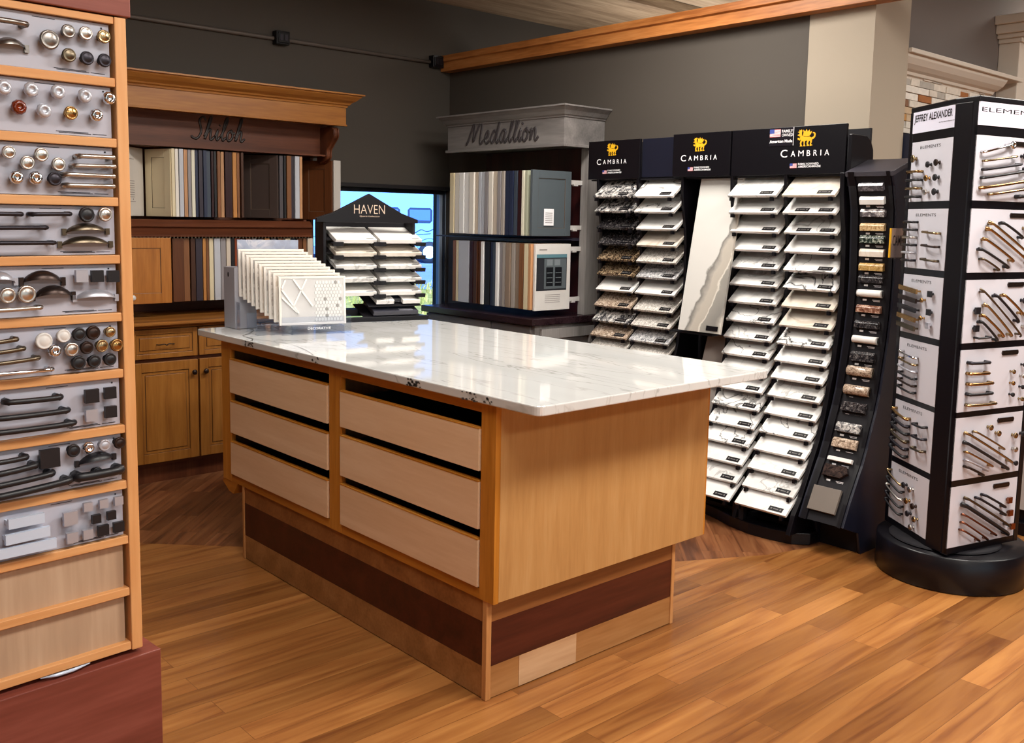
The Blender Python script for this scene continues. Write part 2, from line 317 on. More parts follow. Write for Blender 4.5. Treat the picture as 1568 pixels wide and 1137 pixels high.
# ------------------------------------------------------------------ measured layouts (metres)
LEFT_BOARDS = [[('k', -0.142, 1.739, 0.018, 'pewter'), ('k', -0.108, 1.759, 0.013, 'pewter'), ('k', -0.076, 1.76, 0.013, 'nickel'), ('k', -0.042, 1.759, 0.013, 'brass'), ('k', -0.108, 1.716, 0.013, 'antique'), ('k', -0.075, 1.715, 0.013, 'iron'),
  ('k', -0.042, 1.715, 0.013, 'iron'), ('p', -0.238, 1.76, -0.181, 1.759, 0.005, 'pewter'), ('p', -0.239, 1.718, -0.178, 1.721, 0.012, 'pewter')],
 [('k', -0.223, 1.645, 0.014, 'glass'), ('k', -0.177, 1.646, 0.014, 'glass'), ('k', -0.13, 1.647, 0.014, 'glass'), ('k', -0.081, 1.645, 0.014, 'glass'), ('k', -0.035, 1.645, 0.013, 'chrome'), ('k', -0.199, 1.613, 0.014, 'amber'),
  ('k', -0.156, 1.611, 0.014, 'glass'), ('k', -0.108, 1.611, 0.013, 'gold'), ('k', -0.06, 1.611, 0.013, 'chrome')],
 [('k', -0.22, 1.532, 0.012, 'nickel'), ('k', -0.189, 1.515, 0.013, 'nickel'), ('k', -0.164, 1.531, 0.013, 'nickel'), ('k', -0.134, 1.515, 0.013, 'nickel'), ('k', -0.208, 1.488, 0.013, 'chrome'), ('k', -0.175, 1.488, 0.013, 'chrome'),
  ('k', -0.142, 1.488, 0.013, 'iron'), ('p', -0.101, 1.532, -0.03, 1.533, 0.0045, 'nickel'), ('p', -0.11, 1.514, -0.028, 1.516, 0.004, 'nickel'), ('p', -0.127, 1.497, -0.03, 1.497, 0.0045, 'nickel'),
  ('p', -0.126, 1.477, -0.031, 1.478, 0.0045, 'nickel')],
 [('k', -0.085, 1.423, 0.015, 'black'), ('k', -0.05, 1.424, 0.014, 'nickel'), ('p', -0.258, 1.422, -0.202, 1.422, 0.004, 'iron'), ('p', -0.189, 1.422, -0.115, 1.424, 0.004, 'iron'), ('p', -0.259, 1.397, -0.158, 1.398, 0.004, 'iron'),
  ('p', -0.26, 1.37, -0.145, 1.37, 0.004, 'iron'), ('p', -0.123, 1.392, -0.041, 1.393, 0.011, 'antique'), ('p', -0.132, 1.368, -0.035, 1.368, 0.011, 'antique')],
 [('k', -0.232, 1.275, 0.015, 'nickel'), ('k', -0.199, 1.276, 0.017, 'nickel'), ('k', -0.098, 1.306, 0.012, 'silversq'), ('k', -0.068, 1.305, 0.012, 'blacksq'), ('k', -0.037, 1.304, 0.012, 'blacksq'),
  ('p', -0.203, 1.301, -0.128, 1.299, 0.014, 'bronze'), ('p', -0.184, 1.272, -0.11, 1.271, 0.014, 'bronze'), ('p', -0.108, 1.265, -0.027, 1.263, 0.012, 'silver'), ('p', -0.263, 1.304, -0.213, 1.301, 0.012, 'silver'),
  ('p', -0.265, 1.249, -0.173, 1.251, 0.004, 'nickel')],
 [('k', -0.172, 1.187, 0.016, 'pearl'), ('k', -0.136, 1.194, 0.013, 'pearl'), ('k', -0.107, 1.195, 0.013, 'black'), ('k', -0.08, 1.196, 0.014, 'bronze'), ('k', -0.047, 1.195, 0.011, 'brass'), ('k', -0.153, 1.167, 0.013, 'chrome'),
  ('k', -0.122, 1.167, 0.014, 'nickel'), ('k', -0.093, 1.168, 0.013, 'bronze'), ('k', -0.064, 1.169, 0.013, 'brass'), ('k', -0.035, 1.168, 0.013, 'gold'), ('k', -0.11, 1.14, 0.014, 'black'), ('k', -0.08, 1.14, 0.013, 'black'),
  ('k', -0.049, 1.141, 0.013, 'black'), ('p', -0.267, 1.191, -0.219, 1.195, 0.004, 'antique'), ('p', -0.268, 1.172, -0.207, 1.177, 0.004, 'antique'), ('p', -0.269, 1.152, -0.181, 1.157, 0.004, 'antique'),
  ('p', -0.27, 1.134, -0.157, 1.133, 0.004, 'chrome')],
 [('k', -0.086, 1.072, 0.014, 'blacksq'), ('k', -0.05, 1.074, 0.012, 'blacksq'), ('k', -0.088, 1.034, 0.012, 'silversq'), ('k', -0.05, 1.036, 0.012, 'blacksq'), ('p', -0.246, 1.08, -0.144, 1.078, 0.0055, 'black'),
  ('p', -0.267, 1.052, -0.131, 1.051, 0.0055, 'black'), ('p', -0.274, 1.026, -0.12, 1.025, 0.0055, 'black')],
 [('k', -0.169, 0.962, 0.019, 'blacksq'), ('k', -0.125, 0.97, 0.013, 'black'), ('k', -0.096, 0.971, 0.012, 'chrome'), ('k', -0.065, 0.971, 0.012, 'silver'), ('k', -0.035, 0.971, 0.012, 'bronze'), ('k', -0.081, 0.919, 0.011, 'black'),
  ('p', -0.114, 0.941, -0.041, 0.944, 0.011, 'black'), ('p', -0.124, 0.917, -0.033, 0.918, 0.009, 'black'), ('p', -0.277, 0.971, -0.21, 0.973, 0.005, 'black'), ('p', -0.277, 0.949, -0.194, 0.955, 0.006, 'black'),
  ('p', -0.278, 0.927, -0.164, 0.934, 0.006, 'black'), ('p', -0.279, 0.906, -0.131, 0.915, 0.007, 'black')],
 [('k', -0.135, 0.837, 0.014, 'silversq'), ('k', -0.101, 0.853, 0.009, 'silversq'), ('k', -0.07, 0.853, 0.009, 'silversq'), ('k', -0.04, 0.853, 0.009, 'silversq'), ('k', -0.085, 0.825, 0.009, 'blacksq'), ('k', -0.055, 0.826, 0.009, 'blacksq'),
  ('k', -0.133, 0.798, 0.011, 'silversq'), ('k', -0.103, 0.798, 0.01, 'silversq'), ('k', -0.072, 0.799, 0.011, 'blacksq'), ('k', -0.041, 0.799, 0.011, 'blacksq'), ('p', -0.25, 0.852, -0.186, 0.852, 0.0095, 'mirror'),
  ('p', -0.256, 0.823, -0.177, 0.824, 0.0095, 'mirror'), ('p', -0.284, 0.799, -0.166, 0.798, 0.0095, 'mirror')]]
SPIN_BOARDS = [[('k', 0.152, 1.741, 0.016, 'chrome'), ('k', 0.225, 1.704, 0.012, 'iron'), ('k', 0.243, 1.657, 0.012, 'iron'), ('p', -0.016, 1.708, 0.137, 1.744, 0.004, 'chrome'), ('p', -0.007, 1.676, 0.179, 1.701, 0.004, 'brass'),
  ('p', -0.008, 1.644, 0.209, 1.673, 0.005, 'iron'), ('p', -0.014, 1.613, 0.232, 1.647, 0.005, 'black'), ('p', -0.019, 1.576, 0.271, 1.614, 0.006, 'gold'), ('p', 0.035, 1.554, 0.275, 1.584, 0.005, 'brass'),
  ('p', 0.204, 1.55, 0.278, 1.556, 0.007, 'black'), ('b', 0.226, 1.749)],
 [('k', 0.269, 1.43, 0.012, 'brass'), ('p', 0.046, 1.453, 0.308, 1.317, 0.005, 'brass'), ('p', 0.034, 1.431, 0.312, 1.287, 0.005, 'gold'), ('p', 0.118, 1.451, 0.248, 1.391, 0.005, 'black'), ('p', 0.02, 1.39, 0.205, 1.301, 0.005, 'gold'),
  ('p', 0.001, 1.352, 0.178, 1.277, 0.005, 'black'), ('p', 0.019, 1.314, 0.123, 1.268, 0.004, 'antique'), ('b', 0.233, 1.478)],
 [('k', 0.022, 1.115, 0.014, 'blacksq'), ('k', 0.022, 1.047, 0.013, 'blacksq'), ('k', 0.293, 1.148, 0.013, 'iron'), ('k', 0.304, 1.095, 0.013, 'brass'), ('k', 0.31, 1.044, 0.013, 'nickel'), ('p', 0.027, 1.199, 0.288, 1.005, 0.004, 'antique'),
  ('p', 0.055, 1.141, 0.23, 1.009, 0.005, 'brass'), ('p', 0.11, 1.176, 0.265, 1.063, 0.005, 'iron'), ('p', 0.158, 1.175, 0.281, 1.095, 0.005, 'gold'), ('p', 0.045, 1.1, 0.181, 1.009, 0.005, 'gold'), ('p', 0.037, 1.076, 0.145, 0.995, 0.005, 'black'),
  ('p', 0.026, 1.01, 0.103, 1.012, 0.004, 'black'), ('b', 0.251, 1.211)],
 [('k', 0.262, 0.867, 0.009, 'brass'), ('k', 0.264, 0.821, 0.009, 'gold'), ('k', 0.266, 0.775, 0.009, 'black'), ('k', 0.325, 0.891, 0.009, 'black'), ('k', 0.323, 0.846, 0.009, 'nickel'), ('k', 0.324, 0.802, 0.009, 'black'),
  ('k', 0.326, 0.753, 0.009, 'brass'), ('p', -0.003, 0.915, 0.11, 0.913, 0.006, 'iron'), ('p', -0.004, 0.874, 0.111, 0.871, 0.006, 'gold'), ('p', -0.001, 0.833, 0.138, 0.831, 0.006, 'gold'), ('p', -0.0, 0.793, 0.139, 0.791, 0.006, 'black'),
  ('p', -0.001, 0.751, 0.166, 0.749, 0.006, 'brass'), ('b', 0.249, 0.943)],
 [('k', 0.151, 0.652, 0.012, 'brass'), ('k', 0.201, 0.624, 0.012, 'brass'), ('k', 0.304, 0.607, 0.012, 'brass'), ('k', 0.311, 0.549, 0.012, 'nickel'), ('k', 0.353, 0.609, 0.012, 'black'), ('k', 0.364, 0.55, 0.012, 'nickel'),
  ('k', 0.32, 0.492, 0.011, 'black'), ('k', 0.364, 0.492, 0.011, 'silver'), ('p', 0.051, 0.647, 0.241, 0.556, 0.004, 'brass'), ('p', -0.002, 0.647, 0.296, 0.497, 0.005, 'brass'), ('p', -0.003, 0.61, 0.275, 0.472, 0.006, 'black'),
  ('p', 0.013, 0.569, 0.177, 0.493, 0.004, 'gold'), ('p', 0.017, 0.535, 0.15, 0.479, 0.004, 'silver'), ('p', 0.02, 0.509, 0.125, 0.463, 0.005, 'bronze'), ('b', 0.254, 0.673)],
 [('k', 0.302, 0.341, 0.013, 'coppersq'), ('k', 0.313, 0.287, 0.013, 'coppersq'), ('k', 0.332, 0.229, 0.013, 'coppersq'), ('p', 0.134, 0.385, 0.274, 0.316, 0.005, 'iron'), ('p', 0.096, 0.378, 0.281, 0.282, 0.005, 'iron'),
  ('p', 0.025, 0.387, 0.312, 0.232, 0.005, 'antique'), ('p', 0.013, 0.362, 0.307, 0.199, 0.008, 'black'), ('p', 0.022, 0.32, 0.234, 0.204, 0.004, 'copper'), ('p', 0.021, 0.288, 0.182, 0.194, 0.004, 'copper'),
  ('p', 0.02, 0.257, 0.131, 0.196, 0.004, 'copper'), ('b', 0.259, 0.405)]]
SH_UP = [(2.118, 2.136, 'cream'), (2.139, 2.158, 'offwhite'), (2.16, 2.184, 'lightgrey'), (2.189, 2.209, 'tan'), (2.211, 2.229, 'grey'), (2.232, 2.252, 'ivory'), (2.254, 2.27, 'navy'), (2.272, 2.295, 'plum'), (2.297, 2.317, 'navy'), (2.318, 2.342, 'slate'),
 (2.345, 2.359, 'maroon'), (2.361, 2.376, 'black'), (2.378, 2.396, 'brown'), (2.399, 2.419, 'tan'), (2.423, 2.444, 'maroon'), (2.446, 2.469, 'maroon'), (2.471, 2.495, 'oak'), (2.498, 2.515, 'brown'), (2.519, 2.535, 'umber'),
 (2.763, 2.787, 'charcoal'), (2.79, 2.804, 'black'), (2.807, 2.836, 'brown'), (2.838, 2.858, 'plum'), (2.861, 2.891, 'lightgrey'), (2.892, 2.91, 'tan')]
SH_FACE = [1.864, 1.956, 2.118, 2.539, 2.739, 2.76, 2.914, 3.117, 3.17]
SH_LO = [(2.113, 2.178, 'walnut'), (2.18, 2.213, 'brown'), (2.217, 2.244, 'umber'), (2.246, 2.284, 'plum'), (2.287, 2.305, 'oak'), (2.307, 2.323, 'brown'), (2.325, 2.35, 'cream'), (2.353, 2.39, 'lightgrey'), (2.392, 2.423, 'grey'), (2.425, 2.451, 'beige'),
 (2.453, 2.475, 'black'), (2.478, 2.511, 'rust'), (2.515, 2.539, 'walnut'), (2.543, 2.575, 'brown'), (2.583, 2.611, 'grey'), (2.619, 2.652, 'umber'), (2.66, 2.693, 'oak'), (2.701, 2.735, 'charcoal'), (2.747, 2.781, 'brown'), (2.794, 2.828, 'cream'),
 (2.836, 2.866, 'slate'), (2.875, 2.91, 'walnut'), (2.914, 2.938, 'brown'), (2.94, 2.976, 'beige')]
ME_UP = [(4.714, 4.754, 'cream'), (4.669, 4.708, 'offwhite'), (4.618, 4.663, 'white'), (4.567, 4.612, 'white'), (4.518, 4.561, 'offwhite'), (4.487, 4.511, 'beige'), (4.456, 4.481, 'lightgrey'), (4.426, 4.45, 'lightgrey'), (4.39, 4.42, 'grey'),
 (4.348, 4.384, 'offwhite'), (4.307, 4.342, 'beige'), (4.272, 4.301, 'grey'), (4.243, 4.266, 'greige'), (4.202, 4.237, 'navy'), (4.168, 4.197, 'navy'), (4.135, 4.163, 'slate'), (4.101, 4.129, 'maroon'), (4.073, 4.093, 'ivory'),
 (4.046, 4.068, 'sage'), (4.013, 4.04, 'slate')]
ME_LO = [(4.715, 4.745, 'brown'), (4.692, 4.712, 'cream'), (4.583, 4.686, 'lightgrey'), (4.545, 4.576, 'maroon'), (4.507, 4.539, 'umber'), (4.476, 4.501, 'walnut'), (4.445, 4.47, 'white'), (4.391, 4.439, 'black'), (4.36, 4.384, 'navy'),
 (4.336, 4.357, 'slate'), (4.307, 4.332, 'white'), (4.277, 4.301, 'grey'), (4.248, 4.271, 'greige'), (4.202, 4.242, 'taupe'), (4.167, 4.196, 'greige'), (4.127, 4.161, 'taupe'), (4.088, 4.122, 'brown'), (4.049, 4.082, 'cream'), (4.022, 4.044, 'tan'),
 (3.989, 4.016, 'cream')]
# ================================================================== SETTING
def struct(name, mb, m, bevel=0):
    return tag(mb.build(name, m, bevel=bevel), kind='structure')
# floor : two plank patterns meeting on a diagonal
def plank_mat(name, rot, bw, rh, c1, c2, streak, rough, g1=.55):
    m, n, b = base(name, rough, 0, .45)
    tc = n.nodes.new('ShaderNodeTexCoord'); mp = n.nodes.new('ShaderNodeMapping'); mp.inputs['Rotation'].default_value = (0, 0, rot)
    n.links.new(tc.outputs['Object'], mp.inputs['Vector'])
    br = n.nodes.new('ShaderNodeTexBrick'); br.offset = .37; br.offset_frequency = 2; br.inputs['Scale'].default_value = 1
    br.inputs['Brick Width'].default_value = bw; br.inputs['Row Height'].default_value = rh; br.inputs['Mortar Size'].default_value = .0009; br.inputs['Mortar Smooth'].default_value = .3
    br.inputs['Color1'].default_value = (0, 0, 0, 1); br.inputs['Color2'].default_value = (1, 1, 1, 1); br.inputs['Mortar'].default_value = (.0, .0, .0, 1)
    n.links.new(mp.outputs[0], br.inputs['Vector'])
    mp2 = n.nodes.new('ShaderNodeMapping'); mp2.inputs['Scale'].default_value = (1.6, 22, 1)
    n.links.new(mp.outputs[0], mp2.inputs['Vector'])
    ad = n.nodes.new('ShaderNodeVectorMath'); ad.operation = 'ADD'
    sc = n.nodes.new('ShaderNodeVectorMath'); sc.operation = 'SCALE'; sc.inputs['Scale'].default_value = 9
    n.links.new(br.outputs['Color'], sc.inputs[0]); n.links.new(mp2.outputs[0], ad.inputs[0]); n.links.new(sc.outputs[0], ad.inputs[1])
    nz = n.nodes.new('ShaderNodeTexNoise'); nz.inputs['Scale'].default_value = 1.2; nz.inputs['Detail'].default_value = 5; nz.inputs['Distortion'].default_value = .8
    n.links.new(ad.outputs[0], nz.inputs['Vector'])
    rr = ramp(n, [(.30, streak), (.46, c1), (.70, c2)]); n.links.new(nz.outputs['Fac'], rr.inputs['Fac'])
    tone = ramp(n, [(0, (g1, g1*.93, g1*.86, 1)), (.35, (.86, .84, .80, 1)), (.7, (1, .98, .95, 1)), (1, (1.28, 1.3, 1.32, 1))]); n.links.new(br.outputs['Color'], tone.inputs['Fac'])
    mx = n.nodes.new('ShaderNodeMix'); mx.data_type = 'RGBA'; mx.blend_type = 'MULTIPLY'; mx.inputs['Factor'].default_value = 1
    n.links.new(rr.outputs['Color'], mx.inputs['A']); n.links.new(tone.outputs['Color'], mx.inputs['B'])
    m2 = n.nodes.new('ShaderNodeMix'); m2.data_type = 'RGBA'; m2.inputs['B'].default_value = srgb('#5a3218')
    f = n.nodes.new('ShaderNodeMath'); f.operation = 'MULTIPLY'; f.inputs[1].default_value = .55
    n.links.new(br.outputs['Fac'], f.inputs[0]); n.links.new(f.outputs[0], m2.inputs['Factor']); n.links.new(mx.outputs['Result'], m2.inputs['A'])
    n.links.new(m2.outputs['Result'], b.inputs['Base Color'])
    return m
FLOOR_A = plank_mat('golden_plank_floor', 0, 1.15, .092, '#966031', '#a9733e', '#7d4a25', .3, .62)
FLOOR_B = plank_mat('dark_plank_floor', math.radians(-45), .62, .09, '#7d4c2e', '#96633f', '#54301d', .38, .62)
mb = MB()
fa = [(-4.5, -5), (9, -5), (9, 2.03), (3.94, 2.13), (3.54, 2.24), (3.16, 2.44), (1.486, 4.086), (.12, 5.45), (-4.5, 5.45)]
fb = [(.12, 5.45), (1.486, 4.086), (3.16, 2.44), (3.54, 2.24), (3.94, 2.13), (9, 2.03), (9, 5.45)]
mb._add([(x, y, 0) for x, y in fa], [list(range(len(fa)))]); mb.m = 1
mb._add([(x, y, 0) for x, y in fb], [list(range(len(fb)))])
struct('floor', mb, [FLOOR_A, FLOOR_B])
WALLP = plain('dark_taupe_wall_paint', '#49423b', .75, noise=.03, scale=3)
BEIGE = plain('beige_wall_paint', '#9f9281', .7, noise=.02, scale=3)
GREIGE = plain('greige_wall_paint', '#9b8f88', .7, noise=.02, scale=3)
TOPZ = 2.98
# wall_back (behind the brown display) with the window opening x 3.0..4.262, z .55..1.625
WX0, WX1, WZ0, WZ1 = 3.0, 4.262, .55, 1.622
m = MB(); m.box(-4.5, WX0, 5.45, 5.62, 0, TOPZ); m.box(WX0, WX1, 5.45, 5.62, WZ1, TOPZ); m.box(WX0, WX1, 5.45, 5.62, 0, WZ0); m.box(WX1, 9, 5.45, 5.62, 0, TOPZ)
struct('wall_back', m, WALLP)
# wall_right : partition behind the sample racks
m = MB(); m.box(4.27, 4.6, 2.62, 5.449, 0, 2.545)
struct('wall_right', m, WALLP)
m = MB(); m.box(4.262, 4.6, 2.281, 2.619, 0, TOPZ-.002); m.m = 1
struct('column_1', m, [BEIGE])
m = MB(); m.box(4.601, 9, 2.42, 2.57, 0, TOPZ); struct('wall_far_right', m, plain('grey_wall_paint', '#6d6460', .75, noise=.03, scale=3))
m = MB(); m.box(9, 9.15, -5, 5.62, 0, TOPZ); struct('wall_side', m, GREIGE)
m = MB(); m.box(-4.65, -4.5, -5, 5.62, 0, TOPZ); struct('wall_left', m, GREIGE)
# shop front behind the camera: a long glazed opening
m = MB(); m.box(-4.5, 9, -5.15, -5, 0, .35); m.box(-4.5, 9, -5.15, -5, 2.5, TOPZ); m.box(-4.5, -3.6, -5.15, -5, .35, 2.5); m.box(3.8, 9, -5.15, -5, .35, 2.5); m.box(-.2, .0, -5.15, -5, .35, 2.5)
struct('wall_front', m, GREIGE)
CEILW = wood('ceiling_boards', '#7d654f', '#a38a70', '#bda489', 'x', .6)
m = MB(); m.box(-4.65, 9.15, -5.15, 5.62, TOPZ, TOPZ+.12); struct('ceiling', m, plain('ceiling_paint', '#8f8374', .8))
for i, (y0, y1) in enumerate(((4.46, 5.448), (3.3, 4.2), (2.46, 3.1))):
    m = MB(); m.box(4.0 if i < 2 else 4.61, 8.99, y0, y1, 2.90-.01*i, TOPZ-.001); struct('trim_ceiling_joist_%d' % (i+1), m, CEILW, .004)
# oak valance beam along the partition
OAKB = wood('oak_beam', '#8a4f22', '#b3713a', '#c98a50', 'y', .45)
m = MB(); m.prism([(4.185, 2.437), (4.268, 2.437), (4.268, 2.541), (4.168, 2.541), (4.168, 2.502), (4.185, 2.496)], 'y', 1.75, 5.448)
struct('beam_1', m, OAKB, .002)
# window
WFR = plain('dark_window_frame', '#23262e', .4); WJ = plain('white_window_jamb', '#b9cbe0', .45)
m = MB(); m.box(WX0, WX1, 5.47, 5.53, WZ1-.03, WZ1); m.box(WX0, WX1, 5.47, 5.53, WZ0, WZ0+.03); m.box(WX0, WX0+.04, 5.47, 5.53, WZ0, WZ1)
m.box(4.246, 4.251, 5.465, 5.53, WZ0, WZ1); m.m = 1; m.box(4.251, WX1, 5.47, 5.53, WZ0, WZ1); m.box(4.225, 4.246, 5.49, 5.53, WZ0, WZ1)
win = struct('window_1', m, [WFR, WJ])
gl = MB().box(WX0+.03, 4.23, 5.50, 5.506, WZ0+.02, WZ1-.02).build('window_pane', clear_sheet('blue_tinted_glass', '#c8defc', .0), win)
m = MB(); m.box(WX0, WX1, 5.40, 5.47, WZ1-.004, WZ1+.022); struct('window_1_head_trim', m, plain('dark_head_trim', '#1e1a1c', .5), .002)
# conduit with its two boxes
t = thing('conduit', 'dark painted metal conduit running across the upper wall above the brown display', 'conduit', (2.9, 5.44, 2.49))
CND = plain('painted_conduit', '#665d57', .5, .1)
MB().tube([(1.0, 5.435, 2.49), (4.10, 5.435, 2.49)], .0125, 10).build('tube', CND, t, True)
for x in (2.9435, 4.128):
    b = MB(); b.box(x-.045, x+.045, 5.395, 5.449, 2.455, 2.535); b.box(x-.036, x+.036, 5.389, 5.395, 2.464, 2.526)
    bo = b.build('junction_box', BLACK, t, True, .003)
    c = MB(); c.box(x-.026, x-.006, 5.385, 5.389, 2.478, 2.512); c.box(x+.006, x+.026, 5.385, 5.389, 2.478, 2.512)
    o = c.build('socket', METAL['iron'], bo, False); o.data.transform(wmat(bo).inverted())

# ---- right rear corner: stone veneer, mantel, pilaster
m = MB(); m.box(4.602, 5.80, 2.382, 2.419, 1.925, 2.215)
STM = [plain('stone_'+k, c, .9, noise=.25, scale=30) for k, c in (('rust', '#9a6238'), ('sand', '#b8a084'), ('pale', '#cfc6ba'), ('grey', '#a8a29a'), ('brown', '#7a5740'), ('white', '#d9d3ca'), ('ochre', '#b07f48'))]
def veneer():
    m_, n, b = base('ledger_stone', .85)
    tc = n.nodes.new('ShaderNodeTexCoord'); mp = n.nodes.new('ShaderNodeMapping'); mp.inputs['Rotation'].default_value = (math.radians(90), 0, 0)
    n.links.new(tc.outputs['Object'], mp.inputs['Vector'])
    br = n.nodes.new('ShaderNodeTexBrick'); br.inputs['Scale'].default_value = 1; br.inputs['Brick Width'].default_value = .17; br.inputs['Row Height'].default_value = .036; br.inputs['Mortar Size'].default_value = .002
    br.inputs['Color1'].default_value = (0, 0, 0, 1); br.inputs['Color2'].default_value = (1, 1, 1, 1); br.inputs['Mortar'].default_value = (.3, .3, .3, 1)
    n.links.new(mp.outputs[0], br.inputs['Vector'])
    nz = n.nodes.new('ShaderNodeTexNoise'); nz.inputs['Scale'].default_value = 18; nz.inputs['Detail'].default_value = 4; n.links.new(tc.outputs['Object'], nz.inputs['Vector'])
    mx = n.nodes.new('ShaderNodeMix'); mx.data_type = 'FLOAT'; mx.inputs['Factor'].default_value = .45; n.links.new(br.outputs['Color'], mx.inputs['A']); n.links.new(nz.outputs['Fac'], mx.inputs['B'])
    r = ramp(n, [(.18, '#8a6a50'), (.33, '#b0835c'), (.42, '#cbb9a4'), (.6, '#d8d0c8'), (.72, '#c7a478'), (.85, '#b98a58')]); n.links.new(mx.outputs['Result'], r.inputs['Fac'])
    n.links.new(r.outputs['Color'], b.inputs['Base Color']); return m_
for k in range(8):   # ledger stones of the one panel
    x = 4.606; off_ = random.random()
    while x < 5.68:
        w_ = random.uniform(.04, .2); m.m = 1+random.choice([0, 1, 2, 2, 3, 3, 4, 5, 5, 6]); m.box(x, min(5.78, x+w_)-.003, 2.368+random.uniform(-.004, .006), 2.3815, 1.926+.036*k, 1.926+.036*k+.033); x += w_
STN = m.build('stone_veneer_panel', [veneer()]+STM, bevel=.002); tag(STN, 'stacked ledger stone panel under the cream mantel shelf on the right', 'stone panel')
CREAMP = plain('cream_painted_trim', '#cfc5b9', .45, noise=.02)
t = thing('mantel_shelf', 'cream painted crown mantel shelf above the stacked stone panel', 'mantel', (5.1, 2.2, 2.17))
MB().box(4.601, 5.97, 2.262, 2.419, 2.266, 2.288).build('shelf_board', CREAMP, t, True, .003)
m = MB(); m.prism([(2.419, 2.165), (2.375, 2.165), (2.37, 2.183), (2.355, 2.187), (2.35, 2.20), (2.33, 2.208), (2.305, 2.225), (2.285, 2.25), (2.28, 2.2655), (2.419, 2.2655)], 'x', 4.602, 5.80)
m.build('crown_moulding', CREAMP, t, True)
t = thing('pilaster', 'tall cream square pilaster with a stepped capital at the right edge of the room', 'pilaster', (6.0, 2.2, 0))
MB().box(5.985, 6.5, 2.30, 2.419, 0, 2.50).build('shaft', CREAMP, t, True, .004)
m = MB()
for i, (e, z0, z1) in enumerate(((.015, 2.50, 2.525), (.035, 2.525, 2.55), (.06, 2.55, 2.60), (.085, 2.60, 2.65))): m.box(5.985-e, 6.5+e, 2.30-e, 2.419, z0, z1)
m.build('capital', CREAMP, t, True, .004)
m = MB(); m.box(4.601, 5.95, 2.36, 2.419, 1.900, 1.923); tag(m.build('ledge_strip', CREAMP), 'narrow cream ledge strip below the stone panel', 'ledge')
t = thing('hearth_cabinet', 'brown wood cabinet with a dark navy top band behind the two racks', 'cabinet', (5.2, 2.2, 0))
MB().box(4.62, 5.5, 2.24, 2.418, .0, 1.735).build('cabinet_body', wood('red_brown_wood', '#3a1c12', '#5a2c1c', '#6d3a26', 'z', .4), t, True, .003)
MB().box(4.61, 5.52, 2.23, 2.419, 1.737, 1.878).build('top_band', plain('navy_band', '#23283c', .5), t, True, .003)
# round ceiling lamp seen at the top right
t = thing('ceiling_light', 'round white ceiling light with a pale rim at the top right corner', 'ceiling light', (6.46, 2.0, 2.9))
MB().lathe([(.26, .07), (.27, .0), (.24, -.03)], (6.42, 2.02, 2.90), (0, 0, 1), 40).build('rim', CREAMP, t, True)
MB().lathe([(.05, -.085), (.14, -.075), (.20, -.055), (.225, -.03)], (6.42, 2.02, 2.90), (0, 0, 1), 40).build('diffuser', glow('lamp_glow', '#fff6ea', 6), t, True)

# ================================================================== OUTSIDE
GRV = plain('gravel_road', '#7d93b4', .9, noise=.25, scale=1.5)
m = MB(); m.box(-30, 60, 5.7, 60, -.2, -.1); tag(m.build('ground_outside', GRV), kind='structure')
def grass_mat():
    m_, n, b = base('dry_grass', .9); tc = n.nodes.new('ShaderNodeTexCoord'); nz = n.nodes.new('ShaderNodeTexNoise'); nz.inputs['Scale'].default_value = 6; nz.inputs['Detail'].default_value = 6
    n.links.new(tc.outputs['Object'], nz.inputs['Vector']); r = ramp(n, [(.35, '#7d7f34'), (.5, '#a8994a'), (.65, '#cdb86e')]); n.links.new(nz.outputs['Fac'], r.inputs['Fac']); n.links.new(r.outputs['Color'], b.inputs['Base Color']); return m_
m = MB(); m._add([(-6, 5.75, -.09), (30, 5.75, -.09), (24, 10.0, -.09), (14.0, 15.2, -.09), (9.0, 18.6, -.09), (-6, 24, -.09)], [[0, 1, 2, 3, 4, 5]])
for k in range(1400):
    x = random.uniform(8.5, 13.5); y = random.uniform(11.0, 17.5); h = random.uniform(.05, .16); a = random.uniform(0, 3.1); dx, dy = math.cos(a)*.02, math.sin(a)*.02
    m._add([(x-dx, y-dy, -.09), (x+dx, y+dy, -.09), (x+random.uniform(-.05, .05), y+random.uniform(-.05, .05), -.09+h)], [(0, 1, 2)])
tag(m.build('grass_strip', grass_mat()), 'strip of dry yellow green grass outside the window', 'grass', kind='stuff')
# trailer, local frame: x along its side (towards the right), y away from the window
t = thing('horse_trailer', 'pale blue white camper trailer with two windows and twin wheels parked outside the window', 'trailer', (19.2, 25.8, -.1), math.atan2(-.669, .743))
TW = plain('trailer_white', '#7ea6d8', .3, noise=.02); TD = plain('trailer_dark', '#2c3a55', .25)
m = MB(); m.prism([(-9.2, .75), (-9.4, 1.2), (-8.6, 2.1), (-6.4, 2.55), (-4.4, 2.78), (.72, 2.86), (.72, .48), (-5.6, .48), (-6.2, .75)], 'y', 0, 2.3); m.build('body', TW, t, bevel=.05)
m = MB(); m.box(-4.4, .72, -.012, 0, 2.60, 2.625); m.box(-4.4, -4.37, -.012, 0, .6, 2.6); m.box(.36, .39, -.012, 0, .5, 2.6); m.box(-4.4, .72, -.012, 0, .82, .845); m.build('seam_trim', plain('trailer_seam', '#4f6f9f', .4), t)
for x0, x1 in ((-1.92, -.80), (-.55, .27)):
    w = MB().prism([(x0+.08, 1.35), (x1-.08, 1.35), (x1, 1.43), (x1, 1.76), (x1-.08, 1.84), (x0+.08, 1.84), (x0, 1.76), (x0, 1.43)], 'y', -.03, 0).build('window_frame', TD, t)
    MB().box(x0+.07, x1-.07, -.036, -.03, 1.42, 1.77).build('pane', plain('trailer_pane', '#52709c', .1), w)
